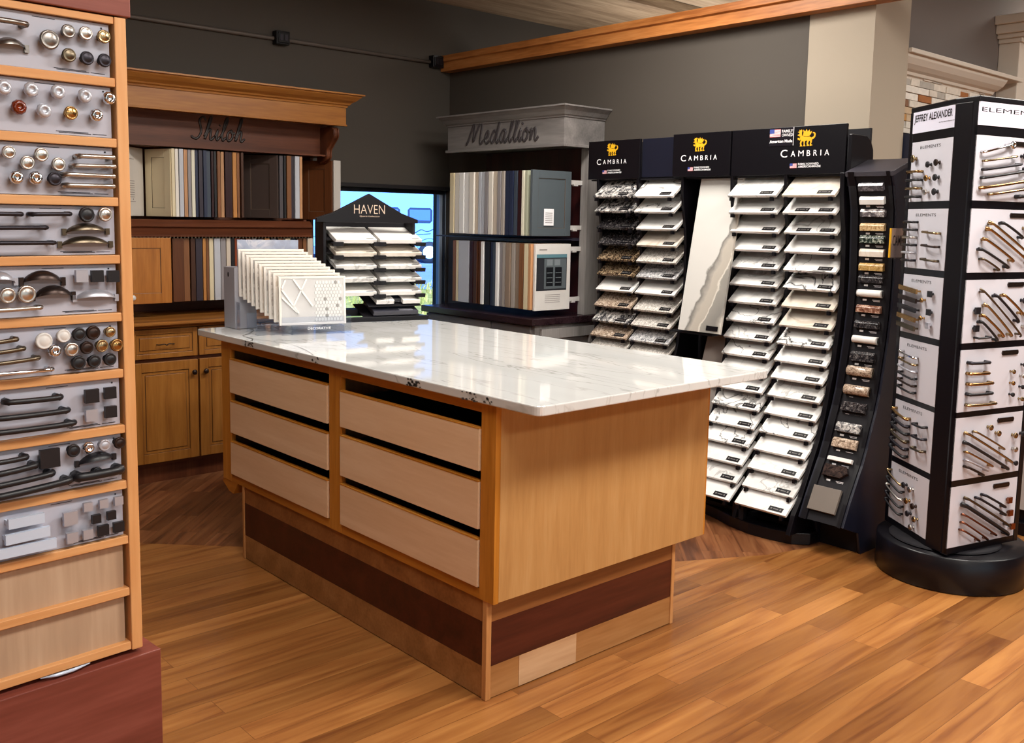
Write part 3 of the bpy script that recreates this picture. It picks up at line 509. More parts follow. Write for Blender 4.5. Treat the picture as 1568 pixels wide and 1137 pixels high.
m = MB(); m.tube(smooth_path([(-.5, -.012, 1.02), (-.3, -.012, 1.2), (-.42, -.012, 1.1), (-.3, -.012, 1.02), (-.1, -.012, 1.12), (.1, -.012, 1.06), (.3, -.012, 1.14)]), .012, 6); m.tube([(-.3, -.012, .95), (.22, -.012, .99)], .008, 6)
m.build('script_emblem', TD, t)
m = MB(); arch = [(-1.2, .42)]
for c in (-.62, .18): arch += [(c+.42*math.cos(a), .42+.42*math.sin(a)) for a in [math.pi*(1-i/8) for i in range(9)]]
arch += [(.72, .42), (.72, .9), (-1.2, .9)]
m.prism(arch, 'y', -.03, .0); m.build('fender', plain('fender_blue', '#7f9cc4', .35), t)
for c in (-.62, .18):
    w = MB().lathe([(.2, 0), (.36, .01), (.37, .1), (.36, .22), (.1, .22)], (c, .2, .37), (0, -1, 0), 28).build('tyre', plain('tyre_rubber', '#1d2433', .8), t)
    r_ = MB().lathe([(.21, .20), (.215, .235), (.17, .225), (.05, .24), (.02, .25)], (c, .2, .37), (0, -1, 0), 24)
    for k in range(6):
        a = k*math.pi/3; r_.box(-.012, .012, -.005, .005, 0, .18)
        r_.v[-8:] = [Vector((c+v.x*math.cos(a)-v.z*math.sin(a), -.035+v.y, .37+v.x*math.sin(a)+v.z*math.cos(a))) for v in r_.v[-8:]]
    r_.build('wheel_rim', plain('rim_white', '#e8eef5', .3), w)

# ================================================================== ISLAND
MAPLE = wood('maple_panel', '#ab7c48', '#b4854f', '#bb8e59', 'z', .42, 1.6)
MAPLEF = wood('maple_drawer', '#dab48e', '#e0bc97', '#e6c5a2', 'y', .42, 1.2)
ORANGE = wood('orange_oak_frame', '#a5661f', '#bb7829', '#ca8a3a', 'z', .35)
ORANGEY = wood('orange_oak_rail', '#a5661f', '#bb7829', '#ca8a3a', 'y', .35)
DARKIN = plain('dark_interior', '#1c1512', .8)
t = thing('kitchen_island', 'maple drawer island with open gaps above its drawers on a striped wood plinth', 'island', (2.26, 2.9, 0))
XF = 1.765; CY0, CY1, CX1 = 2.022, 3.79, 2.763
MB().box(XF+.02, CX1, CY0, CY0+.018, .312, .900).build('side_panel', MAPLE, t, True, .001)
m = MB(); m.box(XF+.02, CX1, CY1-.018, CY1, .312, .900); m.box(CX1-.018, CX1, CY0+.018, CY1-.018, .312, .9); m.box(XF+.02, CX1, CY0+.018, CY1-.018, .312, .33)
m.box(XF+.02, CX1-.02, 2.88, 2.90, .33, .9); m.build('carcass', wood('carcass_wood', '#6b4523', '#7d532d', '#8a6038', 'z', .6), t, True)
m = MB(); m.box(CX1-.001, CX1+.008, CY0-.0, CY0+.045, .312, .9); m.build('corner_strip', ORANGE, t, True, .001)
m = MB()
for y0, y1 in ((2.022, 2.087), (2.85, 2.928), (3.708, 3.79)): m.box(XF, XF+.02, y0, y1, .310, .900)
m.build_each('face_stile', ORANGE, t, True, .0008)
m = MB()
for y0, y1 in ((2.087, 2.85), (2.928, 3.708)):
    m.box(XF+.0005, XF+.0205, y0, y1, .872, .900); m.box(XF+.0005, XF+.0205, y0, y1, .310, .342)
m.build_each('face_rail', ORANGEY, t, True, .0008)
DR = [(2.087, 2.85, .697, .826), (2.087, 2.85, .522, .668), (2.087, 2.85, .345, .493), (2.93, 3.706, .692, .834), (2.93, 3.706, .522, .658), (2.93, 3.706, .345, .486)]
for y0, y1, z0, z1 in DR:
    d = MB().box(XF-.006, XF+.012, y0+.004, y1-.002, z0, z1-.004).build('drawer', MAPLEF, t, True, .001)
    m = MB().box(XF-.0065, XF+.0125, y0+.004, y1-.002, z1-.004, z1); e = m.build('drawer_top_edge', ORANGEY, d); e.data.transform(wmat(d).inverted())
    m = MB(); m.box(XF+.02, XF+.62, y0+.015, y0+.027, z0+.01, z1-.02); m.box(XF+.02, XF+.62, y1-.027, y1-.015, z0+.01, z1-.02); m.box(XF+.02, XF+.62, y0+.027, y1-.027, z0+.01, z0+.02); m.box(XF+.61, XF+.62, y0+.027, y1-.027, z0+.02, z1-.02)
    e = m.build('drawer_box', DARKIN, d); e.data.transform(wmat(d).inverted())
BANDD = wood('dark_cherry_band', '#35120a', '#45190d', '#512113', 'x', .4)
TAND = wood('tan_plinth', '#86592f', '#9a693b', '#a97848', 'x', .42); TANU = wood('upper_plinth', '#774823', '#8b572d', '#996437', 'x', .42)
PX0, PX1, PY0, PY1 = 1.772, 2.645, 2.058, 3.62
m = MB(); m.box(PX0+.01, PX1-.01, PY0+.01, PY1-.01, .0, .311); m.build('plinth_core', DARKIN, t, True)
for nm, z0, z1, mt in (('plinth_lower_band', .003, .102, TAND), ('plinth_dark_band', .1022, .2405, BANDD), ('plinth_upper_band', .2407, .311, TANU)):
    m = MB(); m.box(PX0, PX0+.01, PY0+.0, PY1, z0, z1); m.box(PX0+.01, PX1, PY0, PY0+.01, z0, z1); m.box(PX1-.01, PX1, PY0+.01, PY1, z0, z1); m.box(PX0+.01, PX1-.01, PY1-.01, PY1, z0, z1); m.build(nm, mt, t, True)
m = MB(); m.box(1.905, 2.155, PY0-.0012, PY0+.002, .004, .101); m.build('pale_inlay_board', wood('pale_board', '#b08660', '#bf9770', '#cba57e', 'x', .42), t, True)
for x0, x1, y0, y1 in ((PX0-.004, PX0+.016, PY0-.004, PY0+.016), (PX1-.012, PX1+.004, PY0-.004, PY0+.016), (PX0-.004, PX0+.012, PY1-.012, PY1+.004)):
    MB().box(x0, x1, y0, y1, 0, .31).build('corner_trim', wood('light_trim', '#a8713f', '#bd8550', '#cb9661', 'z', .4), t, True, .002)
m = MB(); m.prism([(3.66, .31), (3.79, .31), (3.80, .295), (3.74, .262), (3.70, .258)], 'x', XF+.002, XF+.05); m.build('corner_bracket', ORANGEY, t, True)
# things lying in the open drawers
# worktop
def top_mat():
    m_, n, b = base('worktop_quartz', .05, 0, .5); b.inputs['IOR'].default_value = 2.0
    tc = n.nodes.new('ShaderNodeTexCoord'); mp = n.nodes.new('ShaderNodeMapping'); mp.inputs['Scale'].default_value = (2.3, .3, 1); mp.inputs['Rotation'].default_value = (0, 0, .12)
    n.links.new(tc.outputs['Object'], mp.inputs['Vector'])
    nz = n.nodes.new('ShaderNodeTexNoise'); nz.inputs['Scale'].default_value = 1.7; nz.inputs['Detail'].default_value = 6; nz.inputs['Roughness'].default_value = .55; nz.inputs['Distortion'].default_value = .5
    n.links.new(mp.outputs[0], nz.inputs['Vector'])
    w = '#d3d2d0'; g = '#c0beba'
    r = ramp(n, [(.40, w), (.407, g), (.414, w), (.497, w), (.501, '#a3a19d'), (.506, w), (.575, '#d3d2cf'), (.582, g), (.59, w)]); n.links.new(nz.outputs['Fac'], r.inputs['Fac'])
    n2 = n.nodes.new('ShaderNodeTexNoise'); n2.inputs['Scale'].default_value = 3; n2.inputs['Detail'].default_value = 3; n.links.new(mp.outputs[0], n2.inputs['Vector'])
    r2 = ramp(n, [(.3, (.93, .935, .93, 1)), (.7, (1, 1, 1, 1))]); n.links.new(n2.outputs['Fac'], r2.inputs['Fac'])
    mx = n.nodes.new('ShaderNodeMix'); mx.data_type = 'RGBA'; mx.blend_type = 'MULTIPLY'; mx.inputs['Factor'].default_value = 1
    n.links.new(r.outputs['Color'], mx.inputs['A']); n.links.new(r2.outputs['Color'], mx.inputs['B']); n.links.new(mx.outputs['Result'], b.inputs['Base Color']); return m_
def rrect(x0, x1, y0, y1, r, k=5):
    out = []
    for cx, cy, a0 in ((x1-r, y1-r, 0), (x0+r, y1-r, 90), (x0+r, y0+r, 180), (x1-r, y0+r, 270)):
        for i in range(k+1):
            a = math.radians(a0+90*i/k); out.append((cx+r*math.cos(a), cy+r*math.sin(a)))
    return out
ct = thing('island_worktop', 'glossy white veined quartz worktop overhanging the maple island', 'worktop', (2.295, 2.915, .902))
MB().prism(rrect(1.747, 2.845, 1.83, 4.0, .025), 'z', .902, .93).build('slab', top_mat(), ct, True, .0035)
m = MB()   # dark natural fissures on the front edge and the far corner
def crack(pts, w):
    pts = smooth_path(pts, 3)
    for a, b in zip(pts, pts[1:]):
        ww = w*random.uniform(.4, 1.3); d = Vector((b.x-a.x, b.y-a.y, 0)); nrm = Vector((-d.y, d.x, 0)).normalized()*ww if d.length > 1e-6 else Vector((0, ww, 0))
        m._add([a-nrm, b-nrm, b+nrm, a+nrm], [(0, 1, 2, 3)])
crack([(1.95, 3.97, .9303), (1.93, 3.83, .9303), (1.86, 3.72, .9303), (1.80, 3.66, .9303), (1.785, 3.55, .9303), (1.751, 3.49, .9303)], .004)
crack([(1.785, 3.56, .9303), (1.83, 3.35, .9303), (1.80, 3.16, .9303), (1.755, 3.02, .9303)], .002)
for y0, n_ in ((3.50, 16), (2.985, 7), (2.395, 26), (2.12, 12), (2.05, 7)):
    for k in range(n_):
        y = y0+random.uniform(-.035, .035); z = random.uniform(.904, .9265); s_ = random.uniform(.0015, .005)
        m._add([(1.7465, y-s_*1.6, z-s_*.5), (1.7465, y+s_, z-s_*.8), (1.7465, y+s_*1.7, z+s_*.4), (1.7465, y-s_*.6, z+s_)], [(0, 1, 2, 3)])
m.build('vein_marks', plain('dark_vein', '#4d4a48', .4, noise=.2), ct, True)
# ================================================================== HARDWARE BOARDS
def knob_mb(u, z, r, kind):
    m = MB(); ax = (0, -1, 0)
    if kind.endswith('sq'):
        m.lathe([(r*.45, 0), (r*.3, .006), (r*.35, .014)], (u, 0, z), ax, 12)
        m.box(u-r*.95, u+r*.95, -.024, -.013, z-r*.95, z+r*.95)
    elif kind in ('glass', 'amber', 'chrome'):
        m.lathe([(r*.55, 0), (r*.35, .005), (r*.35, .01), (r*.85, .014), (r, .020), (r*.8, .027), (r*.45, .030), (r*.4, .026)], (u, 0, z), ax, 10)
    else:
        m.lathe([(r*.6, 0), (r*.38, .004), (r*.34, .011), (r*.8, .015), (r, .020), (r*.95, .024), (r*.82, .0262), (r*.78, .0252), (r*.55, .0275), (r*.15, .029)], (u, 0, z), ax, 18)
    return m.xf(lambda v: Vector((v.x, v.y*.78, v.z)))
def pull_mb(u0, z0, u1, z1, t_):
    if t_ >= .0105: t_ *= 1.25
    m = MB(); a = Vector((u0, 0, z0)); b = Vector((u1, 0, z1)); L = (b-a).length; d = (b-a).normalized(); off = Vector((0, -.024, 0))
    if t_ >= .0105:      # cup pull
        n_ = 12; vs = []; fs = []
        for i in range(n_+1):
            s_ = i/n_; prof = math.sin(math.pi*s_)**.6
            for j in range(6):
                q_ = j/5*math.pi/2; vs.append(a+d*L*s_+Vector((0, -.003-.022*prof*math.sin(q_), 0))+Vector((0, 0, t_*(.9*prof*math.cos(q_)+.15-.5*(1-prof)))))
        for i in range(n_):
            for j in range(5): fs.append((i*6+j, (i+1)*6+j, (i+1)*6+j+1, i*6+j+1))
        m._add(vs, fs, True)
        for p in (a, b): m.box(p.x-.004, p.x+.004, -.006, 0, p.z-t_*.6, p.z+t_*.3)
        return m
    if t_ > .009:        # wide flat pull
        m.box(u0, u1, -.026, -.018, -t_, t_)
        zc = (z0+z1)/2; k = (z1-z0)/(u1-u0) if u1 != u0 else 0
        m.v[-8:] = [Vector((v.x, v.y, v.z+z0+(v.x-u0)*k)) for v in m.v[-8:]]
        for s_ in (.08, .92): p = a.lerp(b, s_); m.box(p.x-.004, p.x+.004, -.019, 0, p.z-.004, p.z+.004)
        return m
    pts = [a+Vector((0, -.012, 0)), a.lerp(b, .08)+off, a.lerp(b, .5)+off*1.15, a.lerp(b, .92)+off, b+Vector((0, -.012, 0))]
    m.tube(smooth_path(pts, 4), t_, 8)
    for s_ in (.06, .94): p = a.lerp(b, s_); m.tube([p, p+off], t_*1.15, 8)
    return m
def hardware_board(name, label, loc, rz, w, z0, z1, items, panel, group, u_left, title=None, lines=True, x_off=0):
    """local x along the board from u_left to u_left+w, facing -y"""
    t = thing(name, label, 'hardware board', loc, rz, group)
    MB().box(u_left, u_left+w, 0, .004, z0-loc[2], z1-loc[2]).build('panel', panel, t, bevel=.0008)
    for it in items:
        if it[0] == 'k':
            mb_ = knob_mb(it[1], it[2]-loc[2], it[3], it[4]); mb_.build('knob', METAL[it[4]], t)
        elif it[0] == 'p':
            mb_ = pull_mb(it[1], it[2]-loc[2], it[3], it[4]-loc[2], it[5]); mb_.build('pull', METAL[it[6]], t)
        elif it[0] == 'b':
            m_ = MB(); u, z = it[1], it[2]-loc[2]
            m_.prism([(u-.045, z-.009), (u+.045, z-.009), (u+.049, z), (u+.045, z+.009), (u-.045, z+.009), (u-.049, z)], 'y', -.005, 0); m_.build('name_plate', METAL['bronze'], t)
            m_ = text_mesh('JEFFREY ALEXANDER', .078, .006, .0057).xf(lambda v: Vector((v.x+u-.039, v.y, v.z+z-.003))); m_.build('plate_lettering', METAL['antique'], t)
    if title:
        s_, u, z, w_, h_ = title
        text_mesh(s_, w_, h_, .0006).xf(lambda v: Vector((v.x+u, v.y, v.z+z-loc[2]))).build('title_lettering', BLACK, t)
    return t
BOARDG = plain('grey_board', '#b4b5c2', .35, noise=.03, scale=5); BOARDW = plain('white_board', '#cfcdd6', .35, noise=.02)
# ---- tall wood hardware tower on the left
LD0 = Vector((.708, 1.936, 0)); LRZ = math.atan2(.077, .997)
LW = .36
PINE = wood('pine_strip', '#c98a52', '#d79c64', '#e2ac77', 'z', .45); PINEX = wood('pine_rail', '#c98a52', '#d79c64', '#e2ac77', 'x', .45)
REDW = wood('red_brown_laminate', '#683226', '#7a3d31', '#8a4b3e', 'x', .35)
t = thing('hardware_display_case', 'tall pine framed case holding grey hardware boards on a red brown base', 'display case', LD0, LRZ)
MB().box(-.019, .004, -.012, .33, .53, 1.80).build('post', PINE, t, bevel=.002)
MB().box(-LW-.02, -LW, -.012, .33, .53, 1.80).build('post', PINE, t, bevel=.002)
RZ = [1.685, 1.57, 1.457, 1.345, 1.231, 1.118, 1.005, .89, .775, .665, .549]
m = MB()
for z in RZ: m.box(-LW, -.0195, -.010, .02, z-.017, z)
m.box(-LW, -.0195, -.010, .02, 1.786, 1.80)
m.build_each('rail', PINEX, t, bevel=.0015)
m = MB(); m.box(-LW, -.0195, .02, .33, .53, 1.80); m.build('case_back', plain('case_inside', '#8a6a4c', .6), t)
BLANK = wood('blank_birch_panel', '#a88a70', '#b39579', '#bfa286', 'z', .5)
for a, b in ((.665, .758), (.549, .648)): MB().box(-LW+.005, -.026, .004, .012, a, b).build('blank_panel', BLANK, t)
m = MB(); m.box(-LW-.02, .012, -.016, .34, 1.802, 2.2); m.build('header_box', REDW, t, bevel=.002)
m = MB(); m.box(-LW-.1, .035, -.028, .40, 0, .522); m.build('base_cabinet', REDW, t, bevel=.002)
m = MB(); m.tube([(-.20, -.010, .531), (-.17, -.015, .530), (-.14, -.015, .530), (-.105, -.010, .531)], [.001, .0035, .0035, .001], 8); m.build('foot_clip', METAL['mirror'], t)
LB_LABEL = ['ornate pewter pulls and round knobs in mixed finishes', 'clear cut glass knobs and one amber knob', 'round nickel knobs and four slim nickel pulls', 'long dark bar pulls and two bin pulls', 'bronze cup pulls and square tab pulls', 'thirteen mixed knobs in white, brass and bronze', 'three black bar pulls and four square knobs', 'black curved pulls and a large black square knob', 'square knobs and three mirrored rectangular pulls']
TOPS = [1.785]+[r-.018 for r in RZ]
for i, items in enumerate(LEFT_BOARDS):
    z0 = RZ[i]+.001; z1 = (1.785 if i == 0 else RZ[i-1]-.018)
    hb = hardware_board('hardware_board', 'grey board with %s on the left tower' % LB_LABEL[i], tuple(LD0+Vector((0, 0, z0))), LRZ, LW-.03, z0, z1, items, BOARDG, 'grey hardware boards on the left tower', -LW+.005)
    m = MB()   # fine print lines
    for u0, u1, zz in ((-.165, -.125, z1-z0-.006), (-.13, -.07, .006), (-.125, -.065, .004), (-.062, -.035, .0045)): m.box(u0, u1, -.0005, 0, zz, zz+.0012)
    m.box(-.041, -.038, -.0008, 0, z1-z0-.010, z1-z0-.007); m.build('print_lines', METAL['iron'], hb)

# ================================================================== SPINNER
t = thing('spinner_rack', 'black three sided spinning hardware rack on a round base', 'rack', (3.93, 1.66, 0))
BCX, BCY, BR_ = 3.97, 1.65, .29
C0 = Vector((BCX, BCY, 0))
def disc(r, z0, z1, k=56): return [(r-.006, z0), (r, z0+.006), (r, z1-.006), (r-.006, z1)]
MB().lathe(disc(BR_, .0, .147), tuple(C0), (0, 0, 1), 64).build('round_base', BLACK, t, True)
MB().lathe(disc(.215, .147, .158), (3.93, 1.66, 0), (0, 0, 1), 64).build('turntable', BLACKM, t, True)
d1 = Vector((.592, .806, 0)); n1 = Vector((-.806, .592, 0)); d2 = Vector((.967, -.253, 0)); n2 = Vector((-.253, -.967, 0))
A = Vector((3.70, 1.60, 0)) + d1*.062; A2 = Vector((3.70, 1.60, 0)) + d1*.395
B_ = Vector((3.73, 1.54, 0)) - d2*.036; B2 = Vector((3.73, 1.54, 0)) + d2*.385
ZT = 1.915
m = MB(); pts = [(p.x, p.y) for p in (A-n1*.012, A2-n1*.012, B2-n2*.012, B_-n2*.012)]; m.prism(pts, 'z', .158, ZT-.02); m.build('core', BLACKM, t, True)
m = MB(); m.prism([(p.x, p.y) for p in (A+n1*.004, A2+n1*.004, B2+n2*.004, B_+n2*.004)], 'z', ZT-.02, ZT); m.build('top_cap', BLACK, t, True, .003)
m = MB(); m.prism([(p.x, p.y) for p in (A+n1*.002, A-n1*.02, B_-n2*.02, B_+n2*.002)], 'z', .158, ZT-.02); m.build('corner_post', BLACK, t, True, .004)
m = MB()
for P_, d_, n_ in ((A2, d1, n1), (B2, d2, n2)):
    m.prism([(q.x, q.y) for q in (P_-d_*.022+n_*.003, P_+d_*.004+n_*.003, P_+d_*.004-n_*.02, P_-d_*.022-n_*.02)], 'z', .158, ZT-.02)
m.build_each('edge_post', BLACK, t, True, .002)
PZ = [(1.53, 1.772), (1.259, 1.50), (.99, 1.232), (.722, .964), (.453, .70), (.183, .428)]
m = MB(); zz = [(ZT-.022, 1.896), (1.806, 1.772)]+[(PZ[i][0], PZ[i+1][1]) for i in range(5)]+[(.183, .158)]
for z1, z0 in zz:
    for P_, Q_, n_ in ((A, A2, n1), (B_, B2, n2)):
        m.prism([(q.x, q.y) for q in (P_+n_*.001, Q_+n_*.001, Q_-n_*.012, P_-n_*.012)], 'z', z0, z1)
m.build_each('cross_rail', BLACK, t, True)
SIGNW = plain('sign_white', '#dedcec', .4, noise=.01)
def face_local(u, P, rz_dir): pass
r1 = math.atan2((-d1).y, (-d1).x)      # local x must run left->right seen from outside
# left face: viewer sees far end at left, so local x = -d1
for nm, org, rz, w, s_, th in (('left', A2-d1*.022, r1, (A2-A).length-.026, 'JEFFREY ALEXANDER', .038), ('right', B_, math.atan2(d2.y, d2.x), (B2-B_).length-.024, 'ELEMENTS', .016)):
    sg = MB().box(0, w, -.004, 0, 1.808, 1.893)
    o = sg.build('sign_panel', SIGNW, t); o.location = org-Vector(t.location); o.location.z = 0; o.rotation_euler = (0, 0, rz)
    x = text_mesh(s_, w*(.93 if nm == 'left' else .9), th, .0046, .02 if nm == 'left' else -.005).xf(lambda v: Vector((v.x+w*.035, v.y, v.z+(1.843 if nm == 'left' else 1.858)))); e = x.build('sign_lettering', BLACK, o)
    x = text_mesh('by Hardware Resources', .11, .007, .0046).xf(lambda v: Vector((v.x+w*.66, v.y, v.z+1.832))); x.build('small_lettering', BLACK, o)
SP_R = ['with six long swept pulls below the brand header', 'with slanted gold and black bar pulls', 'with slanted pulls and two black T shaped knobs', 'with five level curved pulls and rows of tiny knobs', 'with fanned arch pulls and round knobs', 'with fanned pulls and three copper square knobs']
for i, items in enumerate(SPIN_BOARDS):
    z0, z1 = PZ[i]
    org = B_+n2*.001
    its = [(it[0], it[1]+.036)+it[2:] if it[0] != 'p' else ('p', it[1]+.036, it[2], it[3]+.036)+it[4:] for it in items]
    lim = (B2-B_).length-.03; its = [it for it in its if it[1] < lim]
    its = [it if it[0] != 'p' or it[3] < lim+.02 else ('p', it[1], it[2], lim, it[2]+(it[4]-it[2])*(lim-it[1])/(it[3]-it[1]))+it[5:] for it in its]
    its = [it if it[0] != 'b' or it[1] < lim-.055 else ('b', lim-.055, it[2]) for it in its]
    hardware_board('hardware_board', 'white board %s, right face of spinner' % SP_R[i], (org.x, org.y, z0), math.atan2(d2.y, d2.x), (B2-B_).length-.024, z0, z1, its, BOARDW, 'boards on the right face of the spinner', 0)
SP_L = ['with gold and black knobs on long stems', 'with six small dark pulls in a ladder', 'with wide gold and black tab pulls', 'with a slanted ladder of thin pulls', 'with dark square pulls stepping down', 'with five thin bar pulls and round knobs']
for i in range(6):
    z0, z1 = PZ[i]; org = A2-d1*.022+n1*.001; w = (A2-A).length-.026; H_ = z1-z0; its = []
    F = lambda u, v: (u*w, z0+v*H_)
    if i == 0:
        its = [('k',)+F(.13, .72)+(.016, 'brass'), ('k',)+F(.52, .6)+(.013, 'black'), ('k',)+F(.72, .62)+(.014, 'bronze'), ('k',)+F(.5, .38)+(.013, 'gold'), ('k',)+F(.72, .38)+(.014, 'black'), ('k',)+F(.5, .15)+(.012, 'nickel'), ('k',)+F(.72, .15)+(.014, 'black')]
        its += [('p',)+F(.02, v)+F(.34, v)+(.005, c) for v, c in ((.5, 'gold'), (.36, 'black'), (.22, 'brass'), (.08, 'black'))]
    elif i == 1:
        its = [('p',)+F(.03, .78-.13*k)+F(.3, .78-.13*k)+(.0045, c) for k, c in enumerate(('black', 'black', 'nickel', 'black', 'silver', 'iron'))]
        its += [('p',)+F(.52, v)+F(.88, v-.02)+(.0045, c) for v, c in ((.62, 'brass'), (.4, 'bronze'), (.17, 'antique'))]
    elif i == 2:
        its = [('p',)+F(.03, v)+F(.5, v-.05)+(.0095, c) for v, c in ((.78, 'gold'), (.62, 'bronze'), (.46, 'black'), (.3, 'gold'), (.15, 'antique'))]
        its += [('k',)+F(.78, v)+(.013, c) for v, c in ((.72, 'blacksq'), (.42, 'blacksq'), (.2, 'silversq'))]+[('k',)+F(.6, v)+(.01, c) for v, c in ((.6, 'gold'), (.3, 'gold'))]
    elif i == 3:
        its = [('p',)+F(.12, .78-.12*k)+F(.55, .72-.12*k)+(.0045, c) for k, c in enumerate(('chrome', 'brass', 'silver', 'black', 'bronze', 'black'))]
    elif i == 4:
        its = [('p',)+F(.03, .85-.13*k)+F(.45, .74-.13*k)+(.006, c) for k, c in enumerate(('gold', 'iron', 'black', 'antique', 'iron', 'black'))]
        its += [('p',)+F(.6, .72-.2*k)+F(.88, .72-.2*k)+(.005, c) for k, c in enumerate(('black', 'iron', 'antique'))]
    else:
        its = [('p',)+F(.0, .86-.13*k)+F(.42, .7-.13*k)+(.0045, c) for k, c in enumerate(('brass', 'black', 'nickel', 'black', 'black'))]
        its += [('k',)+F(u, v)+(.013, c) for u, v, c in ((.45, .72, 'iron'), (.62, .7, 'nickel'), (.55, .48, 'gold'), (.72, .45, 'bronze'), (.6, .28, 'iron'), (.78, .25, 'brass'), (.7, .08, 'nickel'))]
    hardware_board('hardware_board', 'white board %s, left face of spinner' % SP_L[i], (org.x, org.y, z0), r1, w, z0, z1, its, BOARDW, 'boards on the left face of the spinner', 0, ('ELEMENTS', w*.22, z1-.03, w*.5, .012))
# a low rack peeping out behind the spinner
t = thing('sample_rack', 'low black rack with a pale sample panel behind the spinner at the right edge', 'rack', (4.9, 1.62, 0))
m = MB(); m.box(4.70, 5.15, 1.5, 1.72, 0, .06); m.box(4.74, 4.76, 1.48, 1.74, .06, 1.1); m.build_each('rack_frame', BLACK, t, True, .002)
m = MB(); m.box(4.715, 4.739, 1.50, 1.70, .12, .95); m.build('pale_panel', plain('pale_panel', '#b9aea8', .5), t, True)
# ================================================================== QUARTZ RACK
XFZ = [(1.70, 3.93), (1.562, 3.937), (1.48, 3.951), (1.39, 3.971), (1.3, 3.979), (1.21, 3.98), (1.13, 3.985), (1.045, 3.979), (.95, 3.967), (.867, 3.953), (.79, 3.942), (.709, 3.919), (.627, 3.90), (.544, 3.877), (.46, 3.845), (.379, 3.805), (.298, 3.764), (.218, 3.726), (.144, 3.673), (.06, 3.64)]
def xfront(z):
    for (z1, x1), (z0, x0) in zip(XFZ, XFZ[1:]):
        if z0 <= z <= z1: return x0+(x1-x0)*(z-z0)/(z1-z0)
    return XFZ[0][1] if z > XFZ[0][0] else XFZ[-1][1]
ROWZ = [1.562, 1.482, 1.391, 1.303, 1.216, 1.132, 1.046, .956, .872, .790, .710, .627, .545, .460, .380, .298, .218, .144]
COLS = dict(R2=(2.25, 2.52), R1=(2.552, 2.822), L2=(3.162, 3.432), L1=(3.455, 3.722))
rack = thing('slab_rack', 'tall black curved rack of tilted quartz slabs with three branded headers', 'rack', (4.0, 3.0, 0))
def side_profile(zlo, zhi, dx):
    pts = [(xfront(z)+dx, z) for z in [zhi]+[r for r in ROWZ if zlo < r < zhi]+[zlo]]
    return pts+[(4.17, zlo), (4.17, zhi)]
for y in (2.222, 2.528, 2.83, 3.135, 3.437, 3.73):
    m = MB(); pr = side_profile(.06, 1.66, .055 if y != 2.222 else .03); m.prism(pr, 'y', y, y+(.022 if y == 2.222 else .016)); m.build('upright_panel', BLACK, rack, True, .002)
m = MB(); m.box(4.17, 4.185, 2.222, 3.746, .06, 1.87); m.build('back_panel', BLACKM, rack, True)
m = MB(); m.prism([(4.19, 2.19), (3.98, 2.185), (3.79, 2.19), (3.735, 2.25), (3.71, 2.36), (3.705, 2.46), (3.73, 2.58), (3.77, 2.68), (3.80, 2.78), (3.80, 3.76), (4.19, 3.76)], 'z', 0, .055); m.build('foot_plate', BLACK, rack, True, .004)
m = MB(); m.box(3.80, 4.17, 2.26, 3.72, .056, .075); m.box(3.72, 3.745, 2.5, 2.56, .056, .13); m.build_each('foot_brace', BLACKM, rack, True)
m = MB()
m.prism([(3.98, 1.60), (3.98, 1.83), (4.11, 1.83), (4.15, 1.81), (4.175, 1.77), (4.18, 1.70), (4.18, 1.60)], 'y', 2.205, 2.221); m.build('rounded_fin', BLACK, rack, True, .003)
HX = 3.985
HEAD = [('header_panel', 3.81, 3.432, HX, 1.658, 1.868), ('header_panel', 3.43, 3.203, HX+.02, 1.664, 1.868), ('header_panel', 3.201, 2.845, HX-.008, 1.66, 1.877), ('header_panel', 2.842, 2.236, HX, 1.658, 1.878)]
HP = []
for nm, ya, yb, x, z0, z1 in HEAD:
    HP.append(MB().box(x, x+.016, yb, ya, z0, z1).build(nm, BLACK if x < 4 else NAVYBLK, rack, True, .0015))
m = MB(); m.box(4.002, 4.17, 2.24, 3.80, 1.65, 1.657); m.build('header_shelf', BLACKM, rack, True)
# header prints.  facing -x : local x (reading direction) = -Y world
def on_header(mb_, y_left, z, x=HX): return place(mb_, (x-.0006, y_left, z), (0, -1, 0))
def dragon(w, h):
    polys = [
     [(.0, .66), (.08, .62), (.14, .64), (.10, .58), (.2, .56), (.26, .64), (.24, .78), (.27, .9), (.22, 1.0), (.18, .93), (.1, .97), (.12, .88), (.02, .84), (.1, .8), (.12, .74)],           # head
     [(.2, .58), (.27, .63), (.36, .58), (.52, .54), (.66, .56), (.76, .5), (.82, .38), (.78, .28), (.66, .3), (.5, .32), (.38, .28), (.26, .3), (.17, .4), (.14, .5)],                      # body
     [(.30, .62), (.34, .8), (.30, .98), (.42, .86), (.50, 1.0), (.55, .84), (.66, .96), (.68, .8), (.80, .86), (.74, .7), (.66, .59), (.5, .57)],                                         # wing
     [(.2, .36), (.28, .3), (.24, .18), (.26, .08), (.32, .0), (.14, .0), (.18, .06), (.16, .2)], [(.36, .28), (.44, .3), (.42, .14), (.48, .0), (.34, .0), (.37, .08)],
     [(.56, .31), (.66, .3), (.60, .16), (.68, .02), (.52, .0), (.55, .08), (.52, .18)], [(.7, .3), (.82, .34), (.80, .2), (.76, .12), (.86, .04), (.70, .0), (.70, .1), (.73, .2)],
     [(.78, .5), (.86, .52), (.92, .62), (.9, .72), (.82, .74), (.86, .8), (.95, .78), (1.0, .66), (.97, .5), (.88, .4), (.82, .38)],                                                      # tail
     [(.0, .5), (.1, .5), (.16, .42), (.14, .34), (.06, .42), (.02, .38), (.04, .46)]]                                                                                                     # raised claw
    m_ = MB()
    for poly in polys: m_._add([(u*w, 0, v*h) for u, v in poly], [list(range(len(poly)))])
    return m_
RED = plain('flag_red', '#c2545c', .5, noise=.01); BLU = plain('flag_blue', '#3a4a96', .5, noise=.01)
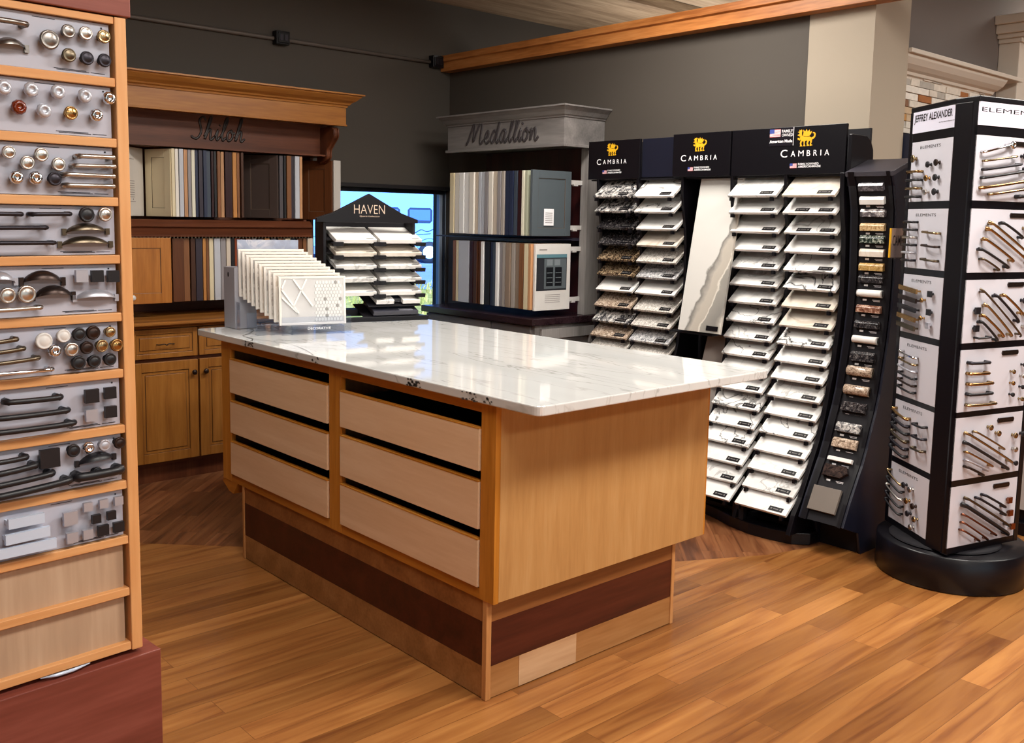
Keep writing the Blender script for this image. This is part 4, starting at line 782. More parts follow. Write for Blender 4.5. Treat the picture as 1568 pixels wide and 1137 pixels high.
def flag(parent, y, z, w, h, x):
    m_ = MB(); m_.m = 0; m_._add([(0, 0, 0), (w, 0, 0), (w, 0, h), (0, 0, h)], [(0, 1, 2, 3)])
    m_.m = 1
    for k in range(0, 7): m_._add([(0, -.0003, h*(2*k)/13), (w, -.0003, h*(2*k)/13), (w, -.0003, h*(2*k+1)/13), (0, -.0003, h*(2*k+1)/13)], [(0, 1, 2, 3)])
    m_.m = 2; m_._add([(0, -.0006, h*6/13), (w*.42, -.0006, h*6/13), (w*.42, -.0006, h), (0, -.0006, h)], [(0, 1, 2, 3)])
    place(m_, (x-.0008, y, z), (0, -1, 0)).build('flag_print', [WHITEP, RED, BLU], parent, True)
def logo(parent, yc, x, s=1.0, wide=0):
    place(dragon(.09*s, .074*s), (x-.0006, yc+.045*s, 1.786), (0, -1, 0)).build('dragon_emblem', GOLDP, parent, True)
    w = .25*s
    place(text_mesh('C', .034*s, .034*s, 0), (x-.0006, yc+w/2, 1.738), (0, -1, 0)).build('brand_lettering', WHITEP, parent, True)
    pos = w/2-.052*s
    m_ = MB()
    for ch, cw in (('A', .022), ('M', .026), ('B', .017), ('R', .018), ('I', .004), ('A', .022)):
        g = place(text_mesh(ch, cw*s, .025*s, 0), (x-.0006, yc+pos, 1.741), (0, -1, 0)); m_._add(g.v, g.f); pos -= (cw+.0155)*s
    m_.build('brand_lettering', WHITEP, parent, True)
    flag(parent, yc+.075*s, 1.688, .034*s, .02*s, x)
    m_ = place(text_mesh('FAMILYOWNED', .10*s, .009*s, 0, .01), (x-.0006, yc+.034*s, 1.701), (0, -1, 0)); g = place(text_mesh('AMERICANMADE', .11*s, .009*s, 0, .02), (x-.0006, yc+.034*s, 1.689), (0, -1, 0)); m_._add(g.v, g.f)
    m_.build('slogan_lettering', WHITEP, parent, True)
logo(HP[0], 3.63, HX, .92); logo(HP[2], 3.03, HX-.008, .94); logo(HP[3], 2.435, HX, 1.05)
stk = MB().box(HX-.002, HX-.0005, 2.50, 2.632, 1.792, 1.876).build('sticker', plain('sticker_black', '#16121a', .3), HP[3], True)
flag(HP[3], 2.628, 1.834, .058, .036, HX-.002)
m = place(text_mesh('FAMILY', .058, .013, 0, .01), (HX-.0027, 2.563, 1.853), (0, -1, 0)); g = place(text_mesh('OWNED', .058, .013, 0), (HX-.0027, 2.563, 1.835), (0, -1, 0)); m._add(g.v, g.f); g = place(text_mesh('American Made', .122, .014, 0, .03), (HX-.0027, 2.628, 1.807), (0, -1, 0)); m._add(g.v, g.f); m.box(HX-.003, HX-.0022, 2.5, 2.502, 1.792, 1.876)
m.build('sticker_lettering', WHITEP, HP[3], True)

Q = [stone('quartz_calm', '#eceae7', '#c9c6c2', '#e2deda', 3, .015, .14, .5), stone('quartz_veined', '#edebe8', '#4b4a4a', '#e2dfdb', 3.2, .014, .14, .95), stone('quartz_cloud', '#e4e2df', '#a3a09d', '#cfccc8', 7, .03, .14, .8),
     stone('quartz_bold', '#efedea', '#101218', '#e4e2df', 7, .03, .14, 1), stone('quartz_warm', '#ddd3c6', '#b7a48f', '#cfc3b4', 4, .03, .14, .6)]
SP = [speckle('granite_black_white', ['#15161a', '#4b4a4e', '#bdb8b3', '#ece8e3'], 38), speckle('granite_dark', ['#121114', '#1f1d20', '#3b3738', '#7c7674'], 90), speckle('granite_gold', ['#17120f', '#3d2f24', '#8a7359', '#c6b294'], 95),
      speckle('granite_light', ['#8d8680', '#b9b2aa', '#d6d0c8', '#efeae4'], 90), speckle('granite_brown', ['#5c4a3e', '#94806f', '#bfa994', '#ddd0c2'], 80), speckle('granite_grey', ['#5f6064', '#9c9b9d', '#cbc9c8', '#eceae8'], 70)]
TILT = math.radians(38); SL = .155
def sample_slab(w, matl):
    """local: x to the viewer's right along the front edge, y back; tilted, front top edge on the origin"""
    c, s_ = math.cos(TILT), math.sin(TILT); th = .013
    m_ = MB(); m_.box(0, w, 0, SL, -th, 0)
    m_.xf(lambda v: Vector((v.x, v.y*c - v.z*s_, v.y*s_ + v.z*c)))
    return m_
proto = {}
def slab_thing(y_left, w, z, matl, label, group, nplates=1):
    x = xfront(z)
    key = (matl.name, round(w, 3), nplates)
    if key in proto:
        t_ = copy_tree(proto[key]); t_['label'] = label; t_['group'] = group; t_.location = (x, y_left, z); return t_
    t_ = thing('quartz_sample', label, 'stone sample', (x, y_left, z), -math.pi/2, group)
    # the slab is one mesh, its name plate a part
    sample_slab(w, matl).build('slab', matl, t_, bevel=.001)
    c, s_ = math.cos(TILT), math.sin(TILT)
    for k in range(nplates):
        u0 = w-.095 if nplates == 1 else (w*.22 if k else w-.09)
        m_ = MB().box(u0, u0+.07, .010, .034, .0, .0015).xf(lambda v: Vector((v.x, v.y*c - v.z*s_, v.y*s_ + v.z*c))); p = m_.build('name_plate', BLACK, t_)
        m_ = MB(); m_.box(u0+.008, u0+.016, .018, .026, .0016, .0019); m_.box(u0+.022, u0+.048, .02, .024, .0016, .0019); m_.box(u0+.055, u0+.062, .018, .026, .0016, .0019)
        m_.xf(lambda v: Vector((v.x, v.y*c - v.z*s_, v.y*s_ + v.z*c))).build('plate_print', plain('plate_grey', '#77726f', .5), p)
    proto[key] = t_
    return t_
MIX = dict(
 L1=[SP[0], SP[0], SP[1], SP[1], SP[2], SP[2], Q[0], SP[4], SP[0], SP[4], SP[3], Q[1], Q[2], Q[0], Q[1], Q[2], Q[0], Q[2]],
 L2=[Q[1], Q[1], Q[0], Q[4], SP[3], SP[5], Q[0], SP[3], SP[3], SP[5], SP[3], Q[1], Q[2], Q[0], Q[1], Q[2], Q[0], Q[2]],
 R1=[Q[2], Q[0], Q[0], Q[0], Q[2], Q[2], Q[2], Q[1], Q[2], Q[1], Q[0], Q[0], Q[1], Q[1], Q[1], Q[0], Q[2], Q[0]],
 R2=[Q[4], Q[0], Q[2], Q[0], Q[1], Q[3], Q[4], Q[4], Q[3], Q[0], Q[0], Q[2], Q[0], Q[1], Q[0], Q[0], Q[2], Q[0]])
DESC = {'quartz_calm': 'plain white quartz sample', 'quartz_veined': 'white quartz sample with thin dark veins', 'quartz_cloud': 'white quartz sample with soft grey clouding', 'quartz_bold': 'white quartz sample with bold black veining', 'quartz_warm': 'warm cream quartz sample',
        'granite_black_white': 'black and white mottled stone sample', 'granite_dark': 'near black speckled stone sample', 'granite_gold': 'gold and black speckled stone sample', 'granite_light': 'pale grey speckled stone sample', 'granite_brown': 'beige and brown speckled stone sample', 'granite_grey': 'grey and white speckled stone sample'}
CN = dict(L1='far left', L2='second from left', R1='second from right', R2='far right')
br = MB()
for cn, (ya, yb) in COLS.items():
    nvis = 11 if cn in ('L1', 'L2') else 18
    for i in range(nvis):
        z = ROWZ[i]; mt = MIX[cn][i]; x = xfront(z)
        lab = '%s, %s from top in the %s column' % (DESC[mt.name], ORD[i], CN[cn])
        slab_thing(yb, yb-ya, z, mt, lab, 'sample slabs in the %s column of the quartz rack' % CN[cn], 2 if (cn == 'R2' and i in (1, 2)) else 1)
        br = MB()
        for yy in (ya+.022, yb-.022):
            bm_ = MB(); bm_.box(-.004, .014, yy-.007, yy+.007, -.022, -.004); bm_.xf(lambda v: Vector((v.x+x, v.y, v.z+z-.004))); br._add(bm_.v, bm_.f)
        c, s_ = math.cos(TILT), math.sin(TILT)
        bm_ = MB(); bm_.box(.012, SL, ya, yb, -.019, -.0145); bm_.xf(lambda v: Vector((x+v.x*c-v.z*s_, v.y, z+v.x*s_+v.z*c))); br._add(bm_.v, bm_.f); br.build('slab_tray', BLACK, rack, True)

# tall feature slab and the two below it
def feature_mat():
    m_, n, b = base('feature_quartz', .2, 0, .5); tc = n.nodes.new('ShaderNodeTexCoord')
    sx = n.nodes.new('ShaderNodeSeparateXYZ'); n.links.new(tc.outputs['Object'], sx.inputs[0])
    nz = n.nodes.new('ShaderNodeTexNoise'); nz.inputs['Scale'].default_value = 9; nz.inputs['Detail'].default_value = 7; n.links.new(tc.outputs['Object'], nz.inputs['Vector'])
    a = n.nodes.new('ShaderNodeMath'); a.operation = 'MULTIPLY_ADD'; a.inputs[1].default_value = .34; n.links.new(sx.outputs['Z'], a.inputs[0])   # diagonal coordinate x - .42 z
    a.inputs[2].default_value = -.0
    s1 = n.nodes.new('ShaderNodeMath'); s1.operation = 'SUBTRACT'; n.links.new(sx.outputs['X'], s1.inputs[0]); n.links.new(a.outputs[0], s1.inputs[1])
    s2 = n.nodes.new('ShaderNodeMath'); s2.operation = 'MULTIPLY_ADD'; s2.inputs[1].default_value = .10; n.links.new(nz.outputs['Fac'], s2.inputs[0]); n.links.new(s1.outputs[0], s2.inputs[2])
    mr = n.nodes.new('ShaderNodeMapRange'); mr.inputs['From Min'].default_value = -.25; mr.inputs['From Max'].default_value = .35; n.links.new(s2.outputs[0], mr.inputs['Value'])
    r = ramp(n, [(0, '#cccac5'), (.55, '#d0cdc8'), (.566, '#7d7a75'), (.59, '#a09b94'), (.62, '#b8b0a5'), (.70, '#b3aba0'), (.715, '#d9d3c8'), (.73, '#97938c'), (.86, '#86837e'), (.89, '#9c978f'), (.93, '#dcd7ce'), (1, '#dcd7ce')])
    n.links.new(mr.outputs['Result'], r.inputs['Fac']); n.links.new(r.outputs['Color'], b.inputs['Base Color']); return m_
def leaning(name, label, y_left, y_right, xb, zb, xt, zt, mt, cat='stone sample', plate=True):
    t_ = thing(name, label, cat, (xb, y_left, zb), -math.pi/2)
    w = y_left-y_right; dx, dz = xt-xb, zt-zb; L = math.hypot(dx, dz); a = math.atan2(dz, dx)
    m_ = MB().box(0, w, 0, .015, 0, L); lean = math.atan2(dx, dz)
    m_.xf(lambda v: Vector((v.x, v.y*math.cos(lean)+v.z*math.sin(lean), v.z*math.cos(lean)-v.y*math.sin(lean)))).build('slab', mt, t_, bevel=.001)
    if plate:
        m_ = MB().box(w-.085, w-.015, -.002, 0, .012, .036); m_.xf(lambda v: Vector((v.x, v.y*math.cos(lean)+v.z*math.sin(lean), v.z*math.cos(lean)-v.y*math.sin(lean)))).build('name_plate', BLACK, t_)
    return t_
leaning('feature_slab', 'tall leaning cream quartz slab with a diagonal grey band between slab columns', 3.052, 2.795, 3.885, .885, 4.03, 1.657, feature_mat())
leaning('feature_slab', 'plain taupe grey slab below the tall diagonal banded slab', 2.985, 2.79, 3.93, .47, 4.05, .86, plain('taupe_slab', '#a0968f', .3, noise=.08, scale=8), plate=False)
leaning('feature_slab', 'pale white slab low on the rack just right of the island', 3.03, 2.86, 3.79, .30, 3.86, .62, Q[0], plate=False)
m = MB(); m.box(3.95, 4.165, 2.86, 3.12, .62, .635); m.box(3.90, 4.165, 2.85, 3.12, .868, .876); m.box(3.80, 4.165, 2.86, 3.12, .285, .296); m.build_each('feature_ledge', BLACKM, rack, True)

# ---- edge profile tower
tw = thing('edge_sample_tower', 'narrow blue black tower of small stone edge samples beside the slab rack', 'display tower', (4.0, 2.09, 0))
TF = [(1.66, 3.925), (1.60, 3.955), (1.5, 3.985), (1.37, 3.995), (1.2, 4.005), (1.06, 4.0), (.925, 3.985), (.80, 3.962), (.70, 3.942), (.627, 3.92), (.54, 3.885), (.47, 3.86), (.40, 3.828), (.35, 3.797), (.242, 3.735), (.15, 3.69)]
def xt_(z):
    for (z1, x1), (z0, x0) in zip(TF, TF[1:]):
        if z0 <= z <= z1: return x0+(x1-x0)*(z-z0)/(z1-z0)
    return TF[0][1] if z > TF[0][0] else TF[-1][1]
def slope(z): return math.atan2(xt_(z+.04)-xt_(z-.04), .08)
prof = [(x+.006, z) for z, x in TF]+[(3.83, .10), (3.86, 0), (4.10, 0), (4.13, 1.62), (4.12, 1.72)]
for y0, y1 in ((1.985, 1.997), (2.188, 2.20)): MB().prism(prof, 'y', y0, y1).build('side_panel', NAVYBLK, tw, True, .0015)
m = MB(); pts = TF
for (z1, x1), (z0, x0) in zip(TF, TF[1:]): m.prism([(x1+.010, z1), (x1+.022, z1), (x0+.022, z0), (x0+.010, z0)], 'y', 1.997, 2.188)
m.build('front_panel', BLACKM, tw, True)
for y0, y1 in ((1.997, 2.012), (2.16, 2.188)):
    MB().prism([(x-.001, z) for z, x in TF]+[(x+.010, z) for z, x in reversed(TF)], 'y', y0, y1).build('front_border', BLACK, tw, True)
m = MB(); m.prism([(3.93, 1.66), (4.125, 1.725), (4.125, 1.705), (3.935, 1.64)], 'y', 1.983, 2.202); m.build('sloped_top', plain('slate_top', '#35323a', .4), tw, True, .001)
m = MB(); m.box(4.10, 4.125, 1.997, 2.188, 0, 1.70); m.box(3.87, 4.1, 1.997, 2.188, 0, .12); m.build_each('tower_back', BLACKM, tw, True)
EDG = ['dark grey speckled', 'thick white', 'black and white streaked', 'gold speckled', 'black and green mottled', 'pale cream', 'honey gold', 'charcoal', 'white and grey marbled', 'reddish brown streaked', 'dark ribbed brown', 'pale rounded', 'near black', 'cream speckled rounded', 'brown speckled rounded', 'dark brown grey', 'black and white granite', 'beige streaked', 'thin white stepped', 'dark brown wedge']
EM = [SP[5], Q[0], speckle('edge_streak', ['#1d1a1e', '#5a5256', '#d5cfca'], 30), speckle('edge_gold', ['#8a6a44', '#c0a173', '#d8c39a'], 110), speckle('edge_green', ['#16201a', '#2c3830', '#c8ccbe'], 70), Q[4], speckle('edge_honey', ['#7a5a24', '#b48f4e', '#d0b27a'], 60), SP[1], Q[1], speckle('edge_red', ['#4a2c24', '#8a5c48', '#cbb09c'], 60), SP[1], Q[0], SP[1], SP[4], SP[4], SP[1], SP[0], SP[4], Q[0], speckle('edge_wedge', ['#171213', '#2f2523', '#4a3a34'], 50)]
EM[0] = speckle('edge_grey', ['#2c2a2e', '#57545a', '#8a868a'], 70)
EZ = [1.600, 1.541, 1.486, 1.424, 1.370, 1.311, 1.249, 1.195, 1.131, 1.062, .992, .925, .850, .785, .701, .627, .539, .472, .403, .353]
for i, z in enumerate(EZ):
    x = xt_(z); s_ = slope(z)
    t_ = thing('edge_sample', '%s stone edge sample, %s from the top of the narrow tower' % (EDG[i], ORD[i]), 'edge sample', (x+.0095, 2.146, z), -math.pi/2, 'small edge samples on the narrow tower')
    h = .0165 if i < 12 else .022; w = .113
    if i == 18: h = .010
    if i == 19: h = .027
    d_ = .02
    m_ = MB()
    if i in (8, 11, 13, 14): m_.tube([(0, -.012, 0), (w, -.012, 0)], h, 16); m_.box(0, w, -.012, 0, -h, h)
    elif i == 19: m_.prism([(0, -h), (w*.75, -h), (w, 0), (w*.9, h), (0, h)], 'y', -d_, 0)
    else: m_.prism([(-d_, -h), (0, -h), (0, h), (-d_*.5, h), (-d_, h*.4)], 'x', 0, w)
    m_.xf(lambda v: Vector((v.x, v.y*math.cos(s_)+v.z*math.sin(s_), v.z*math.cos(s_)-v.y*math.sin(s_))))
    m_.build('stone_block', EM[i], t_, bevel=.001)
    g = MB(); zz = -h-.013; g.box(.02, .038, -.001, 0, zz-.004, zz+.004); g.box(.065, .10, -.001, 0, zz, zz+.002); g.box(.07, .10, -.001, 0, zz-.005, zz-.003)
    g.xf(lambda v: Vector((v.x, v.y*math.cos(s_)+v.z*math.sin(s_), v.z*math.cos(s_)-v.y*math.sin(s_)))).build('print_mark', WHITEP, t_)
t_ = thing('tile_sample', 'square flat taupe tile at the foot of the narrow edge sample tower', 'tile sample', (xt_(.242)+.008, 2.165, .242), -math.pi/2)
s_ = slope(.242); m_ = MB(); m_.box(0, .13, -.014, 0, -.058, .052)
m_.xf(lambda v: Vector((v.x, v.y*math.cos(s_)+v.z*math.sin(s_), v.z*math.cos(s_)-v.y*math.sin(s_)))).build('tile', plain('taupe_tile', '#6f665e', .4), t_, bevel=.001)
# magazine pocket on the tower side
t_ = thing('magazine', 'wood grain covered magazine in a clear pocket on the side of the narrow tower', 'magazine', (4.01, 1.984, 1.295), 0)
MB().box(-.065, .085, -.006, -.001, 0, .125).build('cover', wood('magazine_cover', '#6d5a54', '#8e776b', '#a68d7c', 'z', .3, 1.6), t_)
MB().box(-.075, -.065, -.006, -.001, 0, .125).build('spine', GOLDP, t_)
text_mesh('CAMBRIA', .15, .045, .0066, .01).xf(lambda v: Vector((v.x-.055, v.y, v.z+.05))).build('cover_lettering', BLACK, t_)
MB().box(-.07, .09, -.010, -.008, -.006, .06).build('clear_pocket', clear_sheet('clear_acrylic', '#f4f6fa', .03), t_)
# ================================================================== DOOR SAMPLES
def door_mb(w, h, t_, fr=.05, rec=.006, raised=False):
    """local: x 0..w, y -t/2..t/2, z 0..h with recessed centre panel on both faces"""
    m_ = MB(); m_.box(0, fr, -t_/2, t_/2, 0, h); m_.box(w-fr, w, -t_/2, t_/2, 0, h); m_.box(fr, w-fr, -t_/2, t_/2, 0, fr); m_.box(fr, w-fr, -t_/2, t_/2, h-fr, h)
    m_.box(fr, w-fr, -t_/2+rec, t_/2-rec, fr, h-fr)
    if raised: m_.box(fr+.02, w-fr-.02, -t_/2+.001, t_/2-.001, fr+.02, h-fr-.02)
    return m_
# ================================================================== BROWN DISPLAY (left wall)
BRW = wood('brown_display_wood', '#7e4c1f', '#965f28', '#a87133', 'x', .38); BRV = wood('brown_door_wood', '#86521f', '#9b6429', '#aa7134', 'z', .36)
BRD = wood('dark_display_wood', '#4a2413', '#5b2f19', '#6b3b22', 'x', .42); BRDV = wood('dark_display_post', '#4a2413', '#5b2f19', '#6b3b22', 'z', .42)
GLAZE = plain('dark_glaze', '#3a1e0e', .5)
XL = .9
bc = thing('base_cabinet', 'honey brown base cabinet run with raised panel doors against the back wall', 'cabinet', (2.0, 5.1, 0))
YD = 4.915
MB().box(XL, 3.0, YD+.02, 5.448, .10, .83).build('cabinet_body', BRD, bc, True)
MB().box(XL, 3.0, YD+.055, 5.44, 0, .105).build('toe_kick', BRDV, bc, True)
for k in range(-2, 3):
    x0 = 1.803+k*.362; x1 = x0+.352
    d = MB(); w = x1-x0
    for nm, z0, z1 in (('door', .118, .652), ('drawer', .672, .825)):
        f = .05 if nm == 'door' else .026
        m = door_mb(w, z1-z0, .02, f, .005); m.xf(lambda v: Vector((v.x+x0, v.y+YD+.01, v.z+z0)))
        # stepped raised centre
        m.box(x0+f+.018, x1-f-.018, YD+.001, YD+.008, z0+f+.018, z1-f-.018)
        d_ = m.build(nm, BRV, bc, True, .002)
        g = MB(); i0 = f-.001; 
        for a in (f, f+.016):
            xx0, xx1, zz0, zz1 = x0+a, x1-a, z0+a, z1-a; y_ = YD+.0045 if a == f else YD+.0042
            for bx in ((xx0, xx0+.0022, zz0, zz1), (xx1-.0022, xx1, zz0, zz1), (xx0, xx1, zz0, zz0+.0022), (xx0, xx1, zz1-.0022, zz1)): g.box(bx[0], bx[1], y_-.0003, y_+.004, bx[2], bx[3])
        e = g.build('glaze_line', GLAZE, d_); e.data.transform(wmat(d_).inverted())
        if nm == 'door':
            kx = x1-.027 if k % 2 == 0 else x0+.027
            e = MB().lathe([(.006, 0), (.005, .012), (.014, .018), (.0145, .023), (.006, .028)], (kx, YD, .585), (0, -1, 0), 14).build('knob', METAL['bronze'], d_); e.data.transform(wmat(d_).inverted())
        else:
            cx = (x0+x1)/2; g = MB(); g.tube(smooth_path([(cx-.045, YD-.0, .745), (cx-.04, YD-.018, .745), (cx-.012, YD-.022, .748), (cx, YD-.022, .742), (cx+.012, YD-.022, .748), (cx+.04, YD-.018, .745), (cx+.045, YD, .745)]), .003, 8)
            e = g.build('handle', METAL['bronze'], d_); e.data.transform(wmat(d_).inverted())
wt = thing('wood_counter', 'honey brown wood counter on top of the brown base cabinets', 'counter', (2.0, 5.1, .83))
m = MB(); m.prism([(4.875, .846), (4.868, .852), (4.868, .860), (4.875, .866), (5.449, .866), (5.449, .832), (4.90, .832), (4.895, .842)], 'x', XL, 3.04); m.build('counter_board', BRW, wt, True)
hd_ = thing('door_sample_hutch', 'brown wood hutch with crown hood and carved dark script above the counter', 'hutch', (2.0, 5.3, .87))
HX1 = 3.10
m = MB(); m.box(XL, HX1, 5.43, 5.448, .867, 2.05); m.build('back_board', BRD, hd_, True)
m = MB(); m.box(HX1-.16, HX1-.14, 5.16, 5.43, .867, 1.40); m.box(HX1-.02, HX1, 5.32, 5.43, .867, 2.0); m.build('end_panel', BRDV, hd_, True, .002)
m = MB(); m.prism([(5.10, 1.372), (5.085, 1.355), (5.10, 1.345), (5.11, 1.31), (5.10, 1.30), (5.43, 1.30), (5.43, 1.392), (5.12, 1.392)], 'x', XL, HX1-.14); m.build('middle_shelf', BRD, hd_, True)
m = MB()
for k in range(60): m.box(1.75+k*.02, 1.757+k*.02, 5.093, 5.099, 1.292, 1.300)
m.build('hinge_pin_strip', METAL['antique'], hd_, True)
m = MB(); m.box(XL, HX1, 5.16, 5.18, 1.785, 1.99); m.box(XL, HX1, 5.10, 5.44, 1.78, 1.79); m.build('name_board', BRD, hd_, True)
m = place(script_text('Shiloh', .31, .0068, .008), (2.255, 5.158, 1.835), (1, 0, 0)); m.build('script_lettering', plain('carved_dark', '#1d0f0a', .5), hd_, True)
m = MB(); m.box(XL, 3.137, 5.0, 5.02, 1.962, 2.07); m.box(3.117, 3.137, 5.02, 5.44, 1.962, 2.07); m.build('frieze_board', BRW, hd_, True, .001)
m = MB(); m.box(XL, 3.142, 4.994, 5.02, 1.958, 1.968); m.box(XL, 3.12, 5.02, 5.44, 1.968, 1.975); m.build('hood_bottom', BRW, hd_, True, .002)
cr = [(0, 2.066), (.006, 2.066), (.008, 2.076), (.018, 2.082), (.022, 2.09), (.045, 2.105), (.066, 2.125), (.07, 2.132), (.082, 2.134), (.082, 2.142), (0, 2.142)]
m = MB(); vs = []
for o_, z in cr: vs.append((XL, 5.0-o_, z))
for o_, z in cr: vs.append((3.137+o_, 5.0-o_, z))
for o_, z in cr: vs.append((3.137+o_, 5.44, z))
n_ = len(cr); fs = []
for s_ in range(2):
    for i in range(n_-1): fs.append((s_*n_+i, s_*n_+i+1, (s_+1)*n_+i+1, (s_+1)*n_+i))
m._add(vs, fs); m._add([(XL, 4.918, 2.1421), (3.219, 4.918, 2.1421), (3.219, 5.44, 2.1421), (XL, 5.44, 2.1421)], [(0, 1, 2, 3)]); m.build('crown_moulding', BRW, hd_, True)
m = MB(); prof = smooth_path([(0, 5.18, 1.95), (0, 5.03, 1.95), (0, 5.01, 1.90), (0, 5.05, 1.86), (0, 5.09, 1.82), (0, 5.10, 1.77), (0, 5.17, 1.74)], 4)
m.prism([(p.y, p.z) for p in prof]+[(5.2, 1.75), (5.2, 1.95)], 'x', 3.055, 3.095)
for xx in (3.062, 3.088): m.tube([(xx, p.y-.003, p.z) for p in prof[5:]], .006, 8)
m.build('corbel', BRDV, hd_, True, .003)
# page strips
def strip(name, label, mt, x0, x1, y0, y1, z0, z1, group, cat='door sample', axis='x'):
    """thin door sample standing on edge; its thickness runs along axis"""
    if axis == 'x':
        t_ = max(.006, x1-x0-.0015); m_ = door_mb(y1-y0, z1-z0, t_, .045, min(.004, t_*.3)); m_.xf(lambda v: Vector((v.y+t_/2, v.x, v.z)))
        o = m_.build(name, mt, bevel=.001); o.location = (x0, y0, z0)
    else:
        t_ = max(.006, y1-y0-.0015); m_ = door_mb(x1-x0, z1-z0, t_, .045, min(.004, t_*.3)); m_.xf(lambda v: Vector((v.x, v.y+t_/2, v.z)))
        o = m_.build(name, mt, bevel=.001); o.location = (x0, y0, z0)
    return tag(o, label, cat, group)
for i, (x0, x1, c) in enumerate(SH_UP):
    side = 'left' if i < 19 else 'right'
    j = i if i < 19 else i-19
    strip('door_sample', '%s door sample edge, %s right of the %s door, upper hutch row' % (COLNAME[c], ORD[j], 'cream face-on' if i < 19 else 'dark face-on'), finish(c), x0, x1, 5.12+random.uniform(-.006, .006), 5.36, 1.408, 1.772-.0*i, 'upper row door samples in the brown hutch')
for i, (x0, x1, c) in enumerate(SH_LO):
    strip('door_sample', '%s door sample edge, %s from left in the brown hutch lower row' % (COLNAME[c], ORD[i]), finish(c), x0, x1, 5.12+random.uniform(-.006, .006), 5.36, .945, 1.292, 'lower row door samples in the brown hutch')
def hinged_page(name, label, mt, xa, ya, xb, yb, z0, z1, t_=.018, fr=.05, extra=None, cat='door sample', group=None, raised=False):
    L = math.hypot(xb-xa, yb-ya); th = thing(name, label, cat, (xa, ya, z0), math.atan2(yb-ya, xb-xa), group)
    m_ = door_mb(L, z1-z0, t_, fr, .005, raised) if fr else MB().box(0, L, -t_/2, t_/2, 0, z1-z0)
    m_.build('door_panel', mt, th, bevel=.0012)
    if fr:
        g = MB(); h = z1-z0
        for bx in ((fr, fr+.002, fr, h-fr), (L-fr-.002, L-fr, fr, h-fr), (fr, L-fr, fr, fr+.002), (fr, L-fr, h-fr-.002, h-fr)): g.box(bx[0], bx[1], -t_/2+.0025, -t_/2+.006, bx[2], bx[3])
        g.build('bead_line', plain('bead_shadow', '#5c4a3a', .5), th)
    return th
F = SH_FACE
GRP = 'pages standing open in the brown hutch'
p = hinged_page('info_page', 'white printed information page at the left of the upper hutch row', plain('page_white', '#cfc8c0', .5), F[0]-.02, 5.12, 2.028, 5.30, 1.408, 1.772, .012, 0, cat='information page')
g = MB()
g.box(.04, .15, -.0068, -.006, .30, .3025); g.box(.04, .16, -.0068, -.006, .075, .077)
for k in range(8): g.box(.06, .15, -.0068, -.006, .10+.012*k, .1025+.012*k)
for a in (.07, .13): g.box(a, a+.006, -.0068, -.006, .085, .093)
g.build('print_lines', plain('print_grey', '#6a605c', .5), p)
hinged_page('door_sample', 'cream recessed panel door sample shown face on in the upper hutch row', finish('cream'), 2.052, 5.30, F[2]+.002, 5.125, 1.408, 1.77, .018, .045)
hinged_page('door_sample', 'dark charcoal brown door sample shown face on in the upper hutch row', plain('door_espresso', '#4a3d38', .4), F[3]*1.035, 5.31, F[5]-.008, 5.125, 1.408, 1.772, .016, .05)
hinged_page('door_sample', 'brown raised panel door sample at the right end of the upper hutch row', finish('walnut'), F[6]*1.035, 5.31, F[7]+.0, 5.125, 1.402, 1.76, .018, .05)
t_ = thing('door_sample', 'pale grey thick edged door sample at the far right end of the hutch', 'door sample', (F[7]+.004, 5.115, 1.43))
MB().box(0, F[8]-F[7]-.004, 0, .20, 0, .332).build('door_panel', plain('pale_edge', '#b9b3ac', .45), t_, bevel=.001)
p = hinged_page('door_sample', 'honey brown flat panel door sample with white knob in the lower hutch row', wood('door_honey', '#8f5722', '#a9692b', '#b87a3a', 'z', .38), 1.79, 5.10, 2.088, 5.085, .945, 1.295, .02, .055)
MB().lathe([(.006, 0), (.006, .012), (.015, .018), (.015, .025), (.005, .03)], (.085, -.01, .035), (0, -1, 0), 14).build('knob', METAL['pearl'], p)

# ================================================================== GREY DISPLAY (corner)
GREYW = wood('grey_washed_wood', '#65615f', '#777270', '#86817e', 'y', .45); GREYV = wood('grey_washed_post', '#77726f', '#8a8582', '#9a9592', 'z', .45)
ESP = wood('espresso_top', '#1d1216', '#2a1b1f', '#36262a', 'y', .22); ESPV = wood('espresso_back', '#2c0f10', '#3a1616', '#461e1c', 'z', .4)
gc = thing('base_cabinet', 'grey base cabinet with flat drawer fronts under the espresso counter', 'cabinet', (4.0, 4.5, 0))
MB().box(3.76, 4.268, 3.985, 5.0, .09, .822).build('cabinet_body', GREYV, gc, True, .001)
MB().box(3.82, 4.268, 4.0, 5.0, 0, .09).build('toe_kick', BLACKM, gc, True)
for y0, y1 in ((4.005, 4.345), (4.355, 4.995)):
    MB().box(3.742, 3.7595, y0, y1, .66, .815).build('drawer', GREYW, gc, True, .0015); MB().box(3.742, 3.7595, y0, y1, .10, .65).build('door', GREYV, gc, True, .0015)
m = MB(); m.box(3.80, 3.86, 3.966, 3.984, .10, .80); m.box(4.2, 4.26, 3.966, 3.984, .10, .80); m.box(3.86, 4.2, 3.966, 3.984, .74, .80); m.box(3.86, 4.2, 3.966, 3.984, .10, .16); m.build('end_frame', GREYV, gc, True, .0015)
wt = thing('espresso_counter', 'dark espresso counter under the grey door sample display', 'counter', (4.0, 4.5, .823))
MB().box(3.714, 4.268, 3.955, 5.02, .823, .863).build('counter_board', ESP, wt, True, .004)
gh = thing('door_sample_hutch', 'grey washed hutch with crown hood and charcoal script in the corner', 'hutch', (4.1, 4.5, .87))
m = MB(); m.box(4.235, 4.268, 4.0, 5.0, .864, 1.86); m.build('back_board', ESPV, gh, True)
